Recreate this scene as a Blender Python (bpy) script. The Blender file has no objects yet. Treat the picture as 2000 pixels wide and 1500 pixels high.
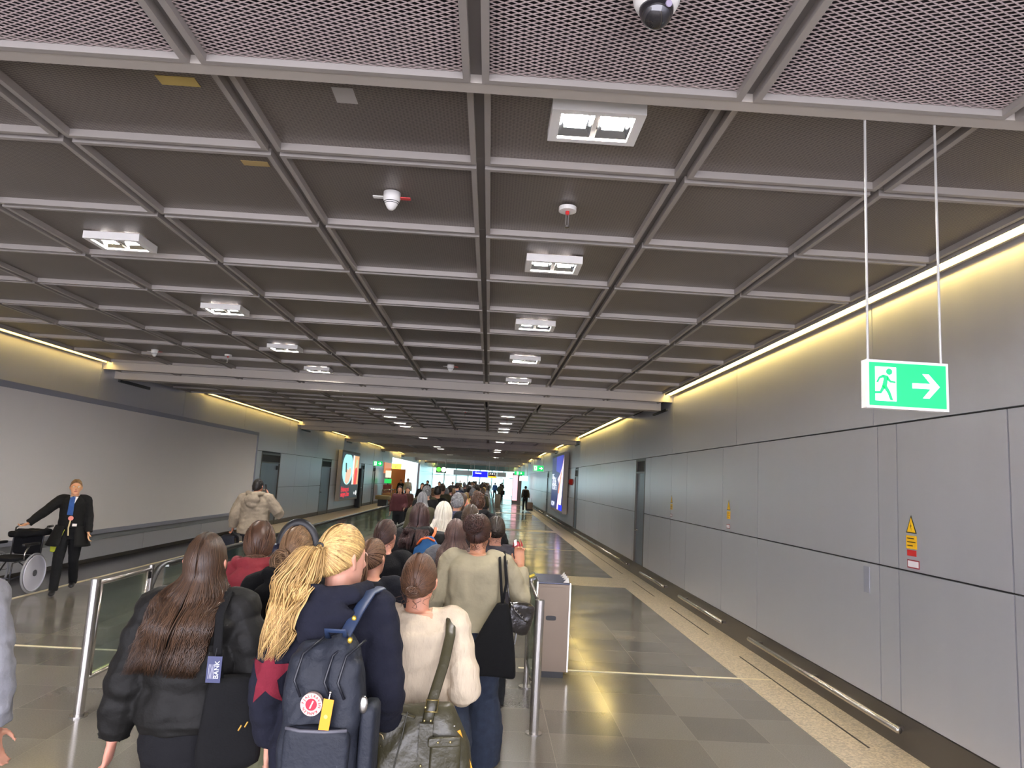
import bpy, bmesh, math, random
import numpy as np
from mathutils import Vector, Matrix, noise
from mathutils.bvhtree import BVHTree
random.seed(7)
SC = bpy.context.scene
COL = SC.collection
PI = math.pi
# ------------------------------------------------------------------ camera
F = 1387.0; VX, VY, SL, H = 955.0, 937.0, 0.056, 2.05
Yc = Vector(((VX-1000)/F, -(VY-750)/F, -1.0)).normalized()
hh = Vector((1, -SL, 0)); Xc = (hh - hh.dot(Yc)*Yc).normalized(); Zc = Xc.cross(Yc)
cam_d = bpy.data.cameras.new('camera'); cam = bpy.data.objects.new('camera', cam_d); COL.objects.link(cam)
R = Matrix((Xc, Yc, Zc))            # world = R @ cam
cam.matrix_world = Matrix.Translation((0, 0, H)) @ R.to_4x4()
cam_d.sensor_fit = 'HORIZONTAL'; cam_d.sensor_width = 36; cam_d.lens = F/2000*36
cam_d.clip_start = 0.05; cam_d.clip_end = 400
SC.camera = cam
# ------------------------------------------------------------------ world, exposure
w = bpy.data.worlds.new('world'); SC.world = w; w.use_nodes = True
bg = w.node_tree.nodes['Background']; bg.inputs[1].default_value = 3.0
_t = w.node_tree; _tc = _t.nodes.new('ShaderNodeTexCoord'); _sx = _t.nodes.new('ShaderNodeSeparateXYZ'); _mr = _t.nodes.new('ShaderNodeMapRange'); _mx = _t.nodes.new('ShaderNodeMix'); _mx.data_type = 'RGBA'
_mr.inputs['From Min'].default_value = -0.5; _mr.inputs['From Max'].default_value = 0.6
_mx.inputs[6].default_value = (0.88, 0.87, 1.0, 1); _mx.inputs[7].default_value = (0.22, 0.37, 0.39, 1)   # daylight: neutral behind, cyan through the far glazing
_t.links.new(_tc.outputs['Generated'], _sx.inputs[0]); _t.links.new(_sx.outputs[1], _mr.inputs[0]); _t.links.new(_mr.outputs[0], _mx.inputs[0]); _t.links.new(_mx.outputs[2], bg.inputs[0])
SC.view_settings.view_transform = 'Standard'; SC.view_settings.look = 'None'
SC.view_settings.gamma = 1; SC.view_settings.use_curve_mapping = False
SC.view_settings.exposure = 1.75
STRIP_E = 8.5; DOWN_E = 165.0
def srgb(r, g, b):
    f = lambda c: (c/255/12.92) if c/255 <= 0.04045 else ((c/255+0.055)/1.055)**2.4
    return (f(r), f(g), f(b), 1)
# ------------------------------------------------------------------ materials
def newmat(name):
    m = bpy.data.materials.new(name); m.use_nodes = True
    return m, m.node_tree, m.node_tree.nodes['Principled BSDF']
def N(nt, t, **k):
    n = nt.nodes.new(t)
    for a, v in k.items(): setattr(n, a, v)
    return n
def coords(nt, scale=(1, 1, 1), kind='Object'):
    tc = N(nt, 'ShaderNodeTexCoord'); mp = N(nt, 'ShaderNodeMapping')
    mp.inputs['Scale'].default_value = scale
    nt.links.new(tc.outputs[kind], mp.inputs[0]); return mp.outputs[0]
def simple(name, c, rough=0.5, metal=0.0, noise_s=0, noise_a=0.15, bump=0, bscale=None, stretch=(1, 1, 1), spec=0.5, emit=None, es=0):
    m, nt, b = newmat(name)
    b.inputs['Base Color'].default_value = c; b.inputs['Roughness'].default_value = rough
    b.inputs['Metallic'].default_value = metal; b.inputs['Specular IOR Level'].default_value = spec
    if noise_s:
        v = coords(nt, stretch); nz = N(nt, 'ShaderNodeTexNoise'); nz.inputs['Scale'].default_value = noise_s; nz.inputs['Detail'].default_value = 3
        nt.links.new(v, nz.inputs['Vector'])
        mx = N(nt, 'ShaderNodeMix', data_type='RGBA'); nt.links.new(nz.outputs[0], mx.inputs[0])
        mx.inputs[6].default_value = tuple(x*(1-noise_a) for x in c[:3])+(1,); mx.inputs[7].default_value = tuple(min(1, x*(1+noise_a)) for x in c[:3])+(1,)
        nt.links.new(mx.outputs[2], b.inputs['Base Color'])
    if bump:
        v = coords(nt, stretch); nz = N(nt, 'ShaderNodeTexNoise'); nz.inputs['Scale'].default_value = bscale or 60; nz.inputs['Detail'].default_value = 3
        nt.links.new(v, nz.inputs['Vector']); bp = N(nt, 'ShaderNodeBump'); bp.inputs['Strength'].default_value = bump; bp.inputs['Distance'].default_value = 0.01
        nt.links.new(nz.outputs[0], bp.inputs['Height']); nt.links.new(bp.outputs[0], b.inputs['Normal'])
    if emit: b.inputs['Emission Color'].default_value = emit; b.inputs['Emission Strength'].default_value = es
    return m
M = {}
_mc = {}
def cloth(c, rough=0.9, bump=0.25, bs=140, amt=0.18):
    g_ = sum(c)/3; c = tuple((x*.82+g_*.18)*.80 for x in c); k = ('c', c, rough, bump, bs)
    if k not in _mc: _mc[k] = simple('fabric', srgb(*c), rough, 0, 25, amt, bump, bs, spec=0.25)
    return _mc[k]
def paint(c, rough=0.4, metal=0.0):
    k = ('p', c, rough, metal)
    if k not in _mc: _mc[k] = simple('paint', srgb(*c), rough, metal)
    return _mc[k]
def glow(c, s):
    s = s if s > 3 else s*.36; k = ('g', c, s)
    if k not in _mc: _mc[k] = simple('luminous', srgb(*c), 0.4, 0, emit=srgb(*c), es=s)
    return _mc[k]
def skin_mat(c=(205, 150, 125)):
    k = ('s', c)
    if k not in _mc:
        m = simple('skin', srgb(*c), 0.5, 0, 18, 0.08); b = m.node_tree.nodes['Principled BSDF']
        b.inputs['Subsurface Weight'].default_value = 0.15; b.inputs['Subsurface Radius'].default_value = (0.02, 0.008, 0.004)
        _mc[k] = m
    return _mc[k]
def hair_mat(dark, light, rough=0.38):
    if max(light) < 200: dark, light = [tuple((x*.84+sum(c)/3*.16)*.84 for x in c) for c in (dark, light)]
    k = ('h', dark, light)
    if k not in _mc:
        m, nt, b = newmat('hair'); b.inputs['Roughness'].default_value = rough+.06; b.inputs['Specular IOR Level'].default_value = 0.4
        at = N(nt, 'ShaderNodeAttribute', attribute_name='tint'); v = coords(nt, (60, 60, 6)); nz = N(nt, 'ShaderNodeTexNoise'); nz.inputs['Scale'].default_value = 1.5
        nt.links.new(v, nz.inputs['Vector'])
        ma = N(nt, 'ShaderNodeMath', operation='MULTIPLY'); ma.inputs[1].default_value = 0.5; nt.links.new(nz.outputs[0], ma.inputs[0])
        mb = N(nt, 'ShaderNodeMath', operation='MULTIPLY_ADD'); mb.inputs[1].default_value = 0.75; nt.links.new(at.outputs['Fac'], mb.inputs[0]); nt.links.new(ma.outputs[0], mb.inputs[2])
        mx = N(nt, 'ShaderNodeMix', data_type='RGBA'); mx.inputs[6].default_value = srgb(*dark); mx.inputs[7].default_value = srgb(*light)
        nt.links.new(mb.outputs[0], mx.inputs[0]); nt.links.new(mx.outputs[2], b.inputs['Base Color'])
        
        _mc[k] = m
    return _mc[k]
def brushed(name, c, rough, metal=0.85, var=0.04, vs=(4, 4, 0.3)):
    m, nt, b = newmat(name); b.inputs['Metallic'].default_value = metal
    v = coords(nt, vs); nz = N(nt, 'ShaderNodeTexNoise'); nz.inputs['Scale'].default_value = 1.0; nz.inputs['Detail'].default_value = 5
    nt.links.new(v, nz.inputs['Vector'])
    r = N(nt, 'ShaderNodeMapRange'); r.inputs['To Min'].default_value = rough-0.08; r.inputs['To Max'].default_value = rough+0.1
    nt.links.new(nz.outputs[0], r.inputs[0]); nt.links.new(r.outputs[0], b.inputs['Roughness'])
    mx = N(nt, 'ShaderNodeMix', data_type='RGBA'); mx.inputs[6].default_value = tuple(x*(1-var) for x in c[:3])+(1,); mx.inputs[7].default_value = tuple(x*(1+var) for x in c[:3])+(1,)
    nt.links.new(nz.outputs[0], mx.inputs[0]); nt.links.new(mx.outputs[2], b.inputs['Base Color'])
    bp = N(nt, 'ShaderNodeBump'); bp.inputs['Strength'].default_value = 0.06; bp.inputs['Distance'].default_value = 0.02
    nt.links.new(nz.outputs[0], bp.inputs['Height']); nt.links.new(bp.outputs[0], b.inputs['Normal'])
    return m
M['wall'] = brushed('satin_metal_panel', srgb(192, 193, 200), 0.32, 0.55)
M['wall_dark'] = simple('dark_backing', srgb(48, 47, 45), 0.6)
M['kick'] = simple('dark_kick_plate', srgb(82, 76, 70), 0.35, 0.4)
M['board'] = simple('grey_board', srgb(218, 213, 209), 0.6, 0, 0.4, 0.04)
M['board_frame'] = simple('board_frame', srgb(150, 152, 164), 0.45, 0.3)
M['door'] = brushed('door_steel', srgb(112, 122, 132), 0.35, 0.4)
M['frame'] = simple('ceiling_frame', srgb(164, 157, 150), 0.5, 0.3)
M['soffit'] = simple('soffit_panel', srgb(178, 170, 160), 0.55, 0.15)
M['steel'] = simple('stainless', srgb(190, 186, 180), 0.25, 0.95, 4, 0.05)
M['black'] = simple('black_rubber', srgb(24, 24, 26), 0.45)
M['channel'] = simple('channel_grey', srgb(112, 106, 102), 0.6)
M['white'] = simple('white_enamel', srgb(225, 222, 216), 0.4)
M['void'] = simple('plenum_dark', srgb(40, 36, 38), 0.9)
def mesh_infill():
    m, nt, b = newmat('expanded_metal_infill'); b.inputs['Metallic'].default_value = 0.25; b.inputs['Roughness'].default_value = 0.4
    v = coords(nt, (25, 62, 1)); sx = N(nt, 'ShaderNodeSeparateXYZ'); nt.links.new(v, sx.inputs[0])
    def mth(op, a, bb=None):
        n = N(nt, 'ShaderNodeMath', operation=op)
        for i, q in enumerate((a, bb)):
            if q is None: continue
            if isinstance(q, (int, float)): n.inputs[i].default_value = q
            else: nt.links.new(q, n.inputs[i])
        return n.outputs[0]
    p = mth('PINGPONG', mth('ADD', sx.outputs[0], sx.outputs[1]), 0.5); q = mth('PINGPONG', mth('SUBTRACT', sx.outputs[0], sx.outputs[1]), 0.5)
    mn = mth('MINIMUM', p, q); f = mth('GREATER_THAN', mn, 0.17)
    nz = N(nt, 'ShaderNodeTexNoise'); nz.inputs['Scale'].default_value = 1.2; nt.links.new(coords(nt), nz.inputs['Vector'])
    mx = N(nt, 'ShaderNodeMix', data_type='RGBA'); mx.inputs[6].default_value = srgb(138, 128, 120); mx.inputs[7].default_value = srgb(88, 80, 75)
    nt.links.new(f, mx.inputs[0])
    m2 = N(nt, 'ShaderNodeMix', data_type='RGBA', blend_type='MULTIPLY'); m2.inputs[0].default_value = 0.3
    nt.links.new(mx.outputs[2], m2.inputs[6]); nt.links.new(nz.outputs[0], m2.inputs[7]); nt.links.new(m2.outputs[2], b.inputs['Base Color'])
    return m
M['infill'] = mesh_infill()
M['mesh'] = simple('expanded_metal', srgb(166, 150, 146), 0.5, 0.3)
def floor_mat():
    m, nt, b = newmat('polished_granite'); b.inputs['Specular IOR Level'].default_value = 0.75
    v = coords(nt)
    br = N(nt, 'ShaderNodeTexBrick'); br.offset = 0.0; br.inputs['Scale'].default_value = 1
    br.inputs['Brick Width'].default_value = 0.62; br.inputs['Row Height'].default_value = 0.62; br.inputs['Mortar Size'].default_value = 0.003
    br.inputs['Color1'].default_value = srgb(92, 89, 84); br.inputs['Color2'].default_value = srgb(122, 117, 108); br.inputs['Mortar'].default_value = srgb(128, 122, 112)
    nt.links.new(v, br.inputs['Vector'])
    nz = N(nt, 'ShaderNodeTexNoise'); nz.inputs['Scale'].default_value = 90; nz.inputs['Detail'].default_value = 2; nt.links.new(v, nz.inputs['Vector'])
    n2 = N(nt, 'ShaderNodeTexNoise'); n2.inputs['Scale'].default_value = 1.1; n2.inputs['Detail'].default_value = 4; nt.links.new(v, n2.inputs['Vector'])
    mx = N(nt, 'ShaderNodeMix', data_type='RGBA', blend_type='OVERLAY'); mx.inputs[0].default_value = 0.25
    nt.links.new(br.outputs[0], mx.inputs[6]); nt.links.new(nz.outputs[0], mx.inputs[7])
    nt.links.new(mx.outputs[2], b.inputs['Base Color'])
    r = N(nt, 'ShaderNodeMapRange'); r.inputs['From Min'].default_value = 0.3; r.inputs['From Max'].default_value = 0.7; r.inputs['To Min'].default_value = 0.1; r.inputs['To Max'].default_value = 0.24
    nt.links.new(n2.outputs[0], r.inputs[0]); nt.links.new(r.outputs[0], b.inputs['Roughness'])
    return m
M['floor'] = floor_mat()
def speck(name, c1, c2, s, rough):
    m, nt, b = newmat(name); v = coords(nt); vo = N(nt, 'ShaderNodeTexVoronoi'); vo.inputs['Scale'].default_value = s; nt.links.new(v, vo.inputs['Vector'])
    sp = N(nt, 'ShaderNodeSeparateColor'); nt.links.new(vo.outputs['Color'], sp.inputs[0])
    mx = N(nt, 'ShaderNodeMix', data_type='RGBA'); mx.inputs[6].default_value = c1; mx.inputs[7].default_value = c2
    nt.links.new(sp.outputs[0], mx.inputs[0]); nt.links.new(mx.outputs[2], b.inputs['Base Color']); b.inputs['Roughness'].default_value = rough
    return m
M['terrazzo'] = speck('beige_terrazzo', srgb(214, 198, 172), srgb(158, 146, 126), 60, 0.28)
M['brass'] = simple('pale_metal_strip', srgb(226, 214, 182), 0.4, 0.2)
M['dark_floor'] = simple('dark_floor_strip', srgb(78, 76, 80), 0.25)
def glass_mat(name, tint, refl=0.12):
    m = bpy.data.materials.new(name); m.use_nodes = True; nt = m.node_tree; nt.nodes.clear()
    o = N(nt, 'ShaderNodeOutputMaterial'); t = N(nt, 'ShaderNodeBsdfTransparent'); t.inputs[0].default_value = tint
    g = N(nt, 'ShaderNodeBsdfGlossy'); g.inputs['Roughness'].default_value = 0.03; g.inputs[0].default_value = (0.9, 1, 0.98, 1)
    fr = N(nt, 'ShaderNodeLayerWeight'); fr.inputs[0].default_value = 0.2
    ad = N(nt, 'ShaderNodeMath', operation='MULTIPLY_ADD'); ad.inputs[1].default_value = 0.6; ad.inputs[2].default_value = refl*0.4
    nt.links.new(fr.outputs['Fresnel'], ad.inputs[0]); mx = N(nt, 'ShaderNodeMixShader')
    nt.links.new(ad.outputs[0], mx.inputs[0]); nt.links.new(t.outputs[0], mx.inputs[1]); nt.links.new(g.outputs[0], mx.inputs[2]); nt.links.new(mx.outputs[0], o.inputs[0])
    return m
M['glass'] = glass_mat('clear_glass', (0.92, 0.955, 0.945, 1))
# ------------------------------------------------------------------ object helpers
def tag(o, label=None, cat=None, group=None, kind=None):
    if label: o['label'] = label
    if cat: o['category'] = cat
    if group: o['group'] = group
    if kind: o['kind'] = kind
    return o
def empty(name, loc=(0, 0, 0), rz=0, **k):
    o = bpy.data.objects.new(name, None); COL.objects.link(o); o.location = loc; o.rotation_euler = (0, 0, rz); o.empty_display_size = 0.1
    return tag(o, **k)
def obj(name, bm, mats, parent=None, loc=None, smooth=False, **k):
    me = bpy.data.meshes.new(name); bm.to_mesh(me); bm.free()
    return mobj(name, me, mats, parent, loc, smooth, **k)
def mobj(name, me, mats, parent=None, loc=None, smooth=False, **k):
    o = bpy.data.objects.new(name, me); COL.objects.link(o)
    for m in (mats if isinstance(mats, (list, tuple)) else [mats]): me.materials.append(m)
    if smooth: me.polygons.foreach_set('use_smooth', [True]*len(me.polygons))
    if parent: o.parent = parent
    if loc is not None: o.location = loc
    return tag(o, **k)
def B(): return bmesh.new()
def box(bm, x0, x1, y0, y1, z0, z1, mi=0):
    v = [bm.verts.new((x, y, z)) for z in (z0, z1) for y in (y0, y1) for x in (x0, x1)]
    for f in ((0, 2, 3, 1), (4, 5, 7, 6), (0, 1, 5, 4), (2, 6, 7, 3), (0, 4, 6, 2), (1, 3, 7, 5)):
        bm.faces.new([v[i] for i in f]).material_index = mi
    return bm
def ring_pts(c, ex, ey, a, b, n, p=2.0):
    out = []
    for i in range(n):
        t = 2*PI*i/n; co, si = math.cos(t), math.sin(t)
        out.append(c + ex*(a*math.copysign(abs(co)**(2/p), co)) + ey*(b*math.copysign(abs(si)**(2/p), si)))
    return out
def loft(bm, rings, mi=0, closed=False):
    vs = [[bm.verts.new(p) for p in r] for r in rings]; n = len(vs[0]); fs = []
    for a, b in zip(vs, vs[1:]+([vs[0]] if closed else [])):
        for i in range(n):
            fs.append(bm.faces.new((a[i], a[(i+1) % n], b[(i+1) % n], b[i])))
    if not closed:
        fs.append(bm.faces.new(list(reversed(vs[0])))); fs.append(bm.faces.new(vs[-1]))
    for f in fs: f.material_index = mi
    return vs
def tube(bm, pts, rad, n=10, mi=0, flat=None, closed=False, up=None):
    pts = [Vector(p) for p in pts]; m = len(pts)
    if not isinstance(rad, (list, tuple)): rad = [rad]*m
    rings = []; prev = Vector(up) if up else None
    for i, p in enumerate(pts):
        if closed: d = pts[(i+1) % m]-pts[i-1]
        else: d = pts[min(i+1, m-1)]-pts[max(i-1, 0)]
        d.normalize()
        if prev is None: prev = Vector((1, 0, 0)) if abs(d.x) < 0.8 else Vector((0, 1, 0))
        e = prev - d*prev.dot(d)
        if e.length < 1e-4: e = d.orthogonal()
        e.normalize(); prev = e; f = d.cross(e)
        r = rad[i]; ra, rb = r if isinstance(r, (list, tuple)) else (r, r*(flat or 1))
        rings.append(ring_pts(p, e, f, ra, rb, n))
    loft(bm, rings, mi, closed)
def cyl(bm, p0, p1, r, n=16, mi=0): tube(bm, [p0, p1], r, n, mi)
def ball(bm, c, rx, ry=None, rz=None, n=12, mi=0):
    ry = ry or rx; rz = rz or rx; c = Vector(c); rings = []
    for i in range(1, n//2+3):
        t = PI*i/(n//2+3)
        rings.append(ring_pts(c+Vector((0, 0, -rz*math.cos(t))), Vector((1, 0, 0)), Vector((0, 1, 0)), rx*math.sin(t), ry*math.sin(t), n))
    loft(bm, rings, mi)
def rbox(bm, c, ex, ey, ez, a, b, h, bev=0.2, p=5, n=28, mi=0, taper=1.0):
    """soft box: superellipse section lofted along ez (half height h)"""
    c = Vector(c); ex, ey, ez = Vector(ex), Vector(ey), Vector(ez); rings = []
    for t in np.linspace(-1, 1, 17):
        s = (1-abs(t)**8)**0.5 if abs(t) < 1 else 0
        s = (1-bev)+bev*s; k = 1+(taper-1)*(t+1)/2
        rings.append(ring_pts(c+ez*(h*t), ex, ey, a*s*k, b*s*k, n, p))
    loft(bm, rings, mi)
def plate(bm, pts, d, mi=0):
    """polygon pts (3d), extruded by vector d"""
    a = [bm.verts.new(Vector(p)) for p in pts]; b = [bm.verts.new(Vector(p)+Vector(d)) for p in pts]; n = len(a)
    fs = [bm.faces.new(a), bm.faces.new(list(reversed(b)))]+[bm.faces.new((a[i], b[i], b[(i+1) % n], a[(i+1) % n])) for i in range(n)]
    for f in fs: f.material_index = mi
def text(name, s, size, loc, rot, mat, parent=None, align='CENTER', ext=0.001, sx=1.0):
    cu = bpy.data.curves.new(name, 'FONT'); cu.body = s; cu.size = size; cu.align_x = align; cu.align_y = 'CENTER'; cu.extrude = ext
    o = bpy.data.objects.new(name, cu); COL.objects.link(o); bpy.context.view_layer.update()
    me = bpy.data.meshes.new_from_object(o); bpy.data.objects.remove(o); me.materials.clear()
    t = mobj(name, me, mat, parent, loc); t.rotation_euler = rot; t.scale = (sx, 1, 1); return t
FACE = (PI/2, 0, 0)                 # text standing up, facing -Y
# ------------------------------------------------------------------ hall dimensions
XR, XL = 3.6, -7.75
ZC, ZP = 3.95, 3.83
Y0, Y1 = -4.2, 98.0
PORT = [(-2.2, 3.08), (14.15, 18.0), (28.6, 32.2), (37.9, 41.4), (50.5, 53.8), (62.5, 65.5), (74, 77), (85, 88)]
OPEN = (57.0, 80.0)                  # opening in the left wall
# floor
bm = B(); box(bm, XL-0.1, XR+0.3, Y0, Y1+12, -0.12, 0); fl = obj('floor', bm, M['floor'], kind='structure')
bm = B(); box(bm, 2.93, XR+0.05, Y0, Y1, 0, 0.004)
for a, b_ in ((15.0, 16.4), (30.2, 31.3), (45.6, 46.8), (61, 62.2), (76, 77.5)): box(bm, 0.45, 2.93, a, b_, 0, 0.0035)
box(bm, XL, -6.7, 23.5, Y1, 0, 0.004)
obj('floor_border', bm, M['terrazzo'], fl)
bm = B()
for y in (8.22, 22.6, 38.2, 53): box(bm, 0.45, 3.3, y, y+0.035, 0, 0.006)
box(bm, XL, -3.3, 8.12, 8.155, 0, 0.006); box(bm, -6.7, -6.64, Y0, Y1, 0, 0.006)
obj('floor_strip', bm, M['brass'], fl)
bm = B(); box(bm, XL, -6.7, Y0, 23.5, 0, 0.004); obj('floor_edge', bm, M['dark_floor'], fl)
bm = B()
for a, b_ in ((6.2, 9.3), (10.6, 12.8), (14.0, 16.1), (17.3, 27), (33, 60)): box(bm, 3.3, 3.32, a, b_, 0.004, 0.006)
obj('floor_slot', bm, M['wall_dark'], fl)
# ------------------------------------------------------------------ walls
def wall(name, xf, sgn, rows, doors=(), gap=0.015, ranges=((Y0, Y1),)):
    """xf face plane, sgn: +1 panels extend to +x. rows: (z0,z1,[joint y...])"""
    bm = B()
    for z0, z1, js in rows:
        for r0, r1 in ranges:
            ys = [r0]+sorted(j for j in js if r0 < j < r1)+[r1]
            for a, b_ in zip(ys, ys[1:]):
                cuts = [(a+gap/2, b_-gap/2)]
                for d0, d1, dz in doors:
                    if z0 < dz-0.05:
                        nc = []
                        for c0, c1 in cuts:
                            if d1 <= c0 or d0 >= c1: nc.append((c0, c1)); continue
                            if d0 > c0: nc.append((c0, d0-gap))
                            if d1 < c1: nc.append((d1+gap, c1))
                        cuts = nc
                for c0, c1 in cuts:
                    if c1-c0 > 0.03: box(bm, min(xf, xf+sgn*0.03), max(xf, xf+sgn*0.03), c0, c1, z0+gap/2, z1-gap/2)
    o = obj(name, bm, M['wall'], kind='structure')
    bm = B()
    for r0, r1 in ranges: box(bm, min(xf+sgn*0.031, xf+sgn*0.25), max(xf+sgn*0.031, xf+sgn*0.25), r0, r1, 0, 4.25)
    obj('wall_backing', bm, M['wall_dark'], o)
    return o
up_r = [-3, 1.8, 6.6, 10.36, 14.05, 18.0, 22.5, 27, 28.6, 32.2, 36, 37.9, 41.4]+list(np.arange(45, 98, 4.2))
lo_r = [-1, 2.4, 4.85, 6.22, 6.53, 9.5, 10.95, 12.95, 14.05, 15.9, 17.75, 20.7, 23.2, 26.5, 28.8, 32.0]+list(np.arange(35, 98, 3.3))
DR = [(16.45, 17.5, 2.75), (28.9, 30.0, 2.7), (43.0, 44.2, 2.7)]
wr = wall('wall_right', XR, 1, [(2.75, ZC+0.02, up_r), (1.48, 2.75, lo_r), (0.29, 1.48, lo_r)], DR)
up_l = [-3, 2, 6, 10, 14.1, 18.0, 22.5, 27.5, 28.6, 32.2, 36, 37.9, 41.4, 45, 50.5, 53.8, 84, 88, 92]
lo_l = [23.4, 24.4, 26.8, 28.9, 31.2, 33.2, 35.4, 36.5, 42.2, 43.4, 45.5, 47.8, 50.5, 54, 83, 86, 89, 92, 95]
DL = [(24.5, 26.7, 2.55), (33.3, 35.3, 2.55), (43.4, 44.7, 2.55), (47.9, 49, 2.5)]
wl = wall('wall_left', XL, -1, [(2.6, ZC+0.02, up_l), (1.35, 2.6, lo_l), (0.16, 1.35, lo_l)], DL, ranges=((Y0, OPEN[0]), (OPEN[1], Y1)))
bm = B(); box(bm, XR-0.01, XR+0.06, Y0, Y1, 0.006, 0.29); obj('baseboard_right', bm, M['kick'], kind='structure')
bm = B(); box(bm, XL-0.06, XL-0.02, Y0, OPEN[0], 0.006, 0.16); box(bm, XL-0.06, XL-0.02, OPEN[1], Y1, 0.006, 0.16); obj('baseboard_left', bm, M['kick'], kind='structure')
dn = 0
for side, dl in (('R', DR), ('L', DL)):
    for d0, d1, dz in dl:
        dn += 1; s = 1 if side == 'R' else -1; xf = XR if side == 'R' else XL
        bm = B(); X = sorted((xf+s*0.03, xf+s*0.1)); box(bm, X[0], X[1], d0+0.07, d1-0.07, 0.01, dz-0.35)
        d = obj('door_%d' % dn, bm, M['door'], kind='structure')
        bm = B(); X = sorted((xf-s*0.005, xf+s*0.1))
        box(bm, X[0], X[1], d0, d0+0.065, 0, dz); box(bm, X[0], X[1], d1-0.065, d1, 0, dz); box(bm, X[0], X[1], d0+0.065, d1-0.065, dz-0.06, dz)
        box(bm, X[0], X[1], d0+0.065, d1-0.065, dz-0.35, dz-0.31); obj('door_frame', bm, M['kick'], d)
        bm = B(); X = sorted((xf+s*0.04, xf+s*0.09)); box(bm, X[0], X[1], d0+0.066, d1-0.066, dz-0.31, dz-0.06); obj('door_transom', bm, M['door'], d)
        bm = B(); hy = d1-0.2 if side == 'R' else d0+0.25
        cyl(bm, (xf+s*0.04, hy, 1.05), (xf-s*0.04, hy, 1.05), 0.012); cyl(bm, (xf-s*0.04, hy, 1.05), (xf-s*0.04, hy-0.13, 1.05), 0.011)
        cyl(bm, (xf+s*0.035, hy, 1.05), (xf+s*0.022, hy, 1.05), 0.03); obj('door_handle', bm, M['steel'], d, smooth=True)
        if side == 'L' and d0 == 24.5:
            bm = B(); box(bm, xf-0.03, xf+0.02, d1-0.35, d1-0.25, 1.98, 2.12); obj('door_closer', bm, M['black'], d)
# grip slot on the right wall panel
bm = B(); box(bm, XR-0.004, XR+0.001, 6.7, 6.8, 1.2, 1.44); obj('trim_1', bm, M['board_frame'], kind='structure')
# ------------------------------------------------------------------ ceiling
XT = [-7.65, -6.45, -5.2, -3.945, -2.69, -1.43, -0.165, 1.08, 2.31, 3.44]
def tiles(bf, bi, ys, z, infill=True, rec=0.055):
    for y0, y1 in zip(ys, ys[1:]):
        for x0, x1 in zip(XT, XT[1:]):
            g = 0.027; a, b_, c, d = x0+g, x1-g, y0+g, y1-g; w_ = 0.032
            box(bf, a, b_, c, c+w_, z, z+rec); box(bf, a, b_, d-w_, d, z, z+rec)
            box(bf, a, a+w_, c+w_, d-w_, z, z+rec); box(bf, b_-w_, b_, c+w_, d-w_, z, z+rec)
            if infill: box(bi, a+w_, b_-w_, c+w_, d-w_, z+rec-0.01, z+rec)
bf, bi, bb, bc = B(), B(), B(), B()
def rng(a, b_, n): return list(np.linspace(a, b_, n+1))
mains = []
for i in range(len(PORT)):
    a = PORT[i][1]; b_ = PORT[i+1][0] if i+1 < len(PORT) else Y1
    mains.append((a, b_))
    tiles(bf, bi, [a-0.05]+[2.91+1.247*k for k in range(1, 9)]+[b_] if i == 0 else rng(a, b_, max(1, round((b_-a)/1.25))), ZC)
    box(bb, XL-0.2, XR+0.25, a-0.02, b_+0.02, ZC+0.075, ZC+0.3)
    for x in XT: box(bc, x-0.03, x+0.03, a, b_, ZC+0.045, ZC+0.07)
    for y in ([2.91+1.247*k for k in range(1, 9)] if i == 0 else rng(a, b_, max(1, round((b_-a)/1.25)))): box(bc, XL, XR-0.17, y-0.03, y+0.03, ZC+0.043, ZC+0.069)
for i, (a, b_) in enumerate(PORT):
    if i == 0:
        tiles(bf, bi, [-2.2, -0.9, 0.4, 1.72], ZP, True); tiles(bf, bi, [1.72, 3.05], ZP, False)
    else:
        mid = a+0.45; tiles(bf, bi, [a+0.03, mid], ZP-0.03, True, 0.04); tiles(bf, bi, rng(mid+0.3, b_, 3), ZP-0.03, True, 0.04)
    box(bb, XL-0.2, XR+0.25, a+.036, b_-.036, ZP+(0.32 if i == 0 else 0.04), ZP+0.42)
box(bb, XL, XR, PORT[0][1]-.075, PORT[0][1]-.058, ZP+.06, ZP+.3)  # added dark plate, stands in for shade on the fascia behind the near mesh
tiles(bf, bi, [Y0, -3.3, -2.2], ZC)
box(bb, XL-0.2, XR+0.25, Y0, -2.2, ZC+0.075, ZC+0.3)
for x in XT: box(bc, x-0.03, x+0.03, PORT[0][0], PORT[0][1]-.03, ZP+0.045, ZP+0.07)
box(bc, XL, XR, 1.69, 1.75, ZP+0.043, ZP+0.069)
ce = obj('ceiling', bb, M['void'], kind='structure'); obj('ceiling_channel', bc, M['channel'], ce)
obj('ceiling_panel_frame', bf, M['frame'], ce); obj('ceiling_infill', bi, M['infill'], ce)
# portal fascias and beams
bm = B()
for i, (a, b_) in enumerate(PORT):
    zl = ZP if i == 0 else ZP-0.03
    if i: box(bm, XL, XR, a, a+0.03, zl, ZC+0.08)
    box(bm, XL, XR, b_-(0.028 if i else 0.055), b_+(0 if i else 0.03), zl+(0 if i else .004), ZC+0.07)
    if i: box(bm, XL, XR-0.12, a+0.45, a+0.75, zl-0.13, zl+0.05)
obj('portal_fascia', bm, M['soffit'], ce)
bm = B()
for i, (a, b_) in enumerate(PORT[1:]):   # short dark vents where the beam meets the wall
    box(bm, XR-0.05, XR-0.002, a+0.3, a+1.5, 3.66, 3.70); box(bm, XL+0.002, XL+0.05, a+0.6, a+1.9, 3.62, 3.68)
obj('trim_2', bm, M['black'], kind='structure')
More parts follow.
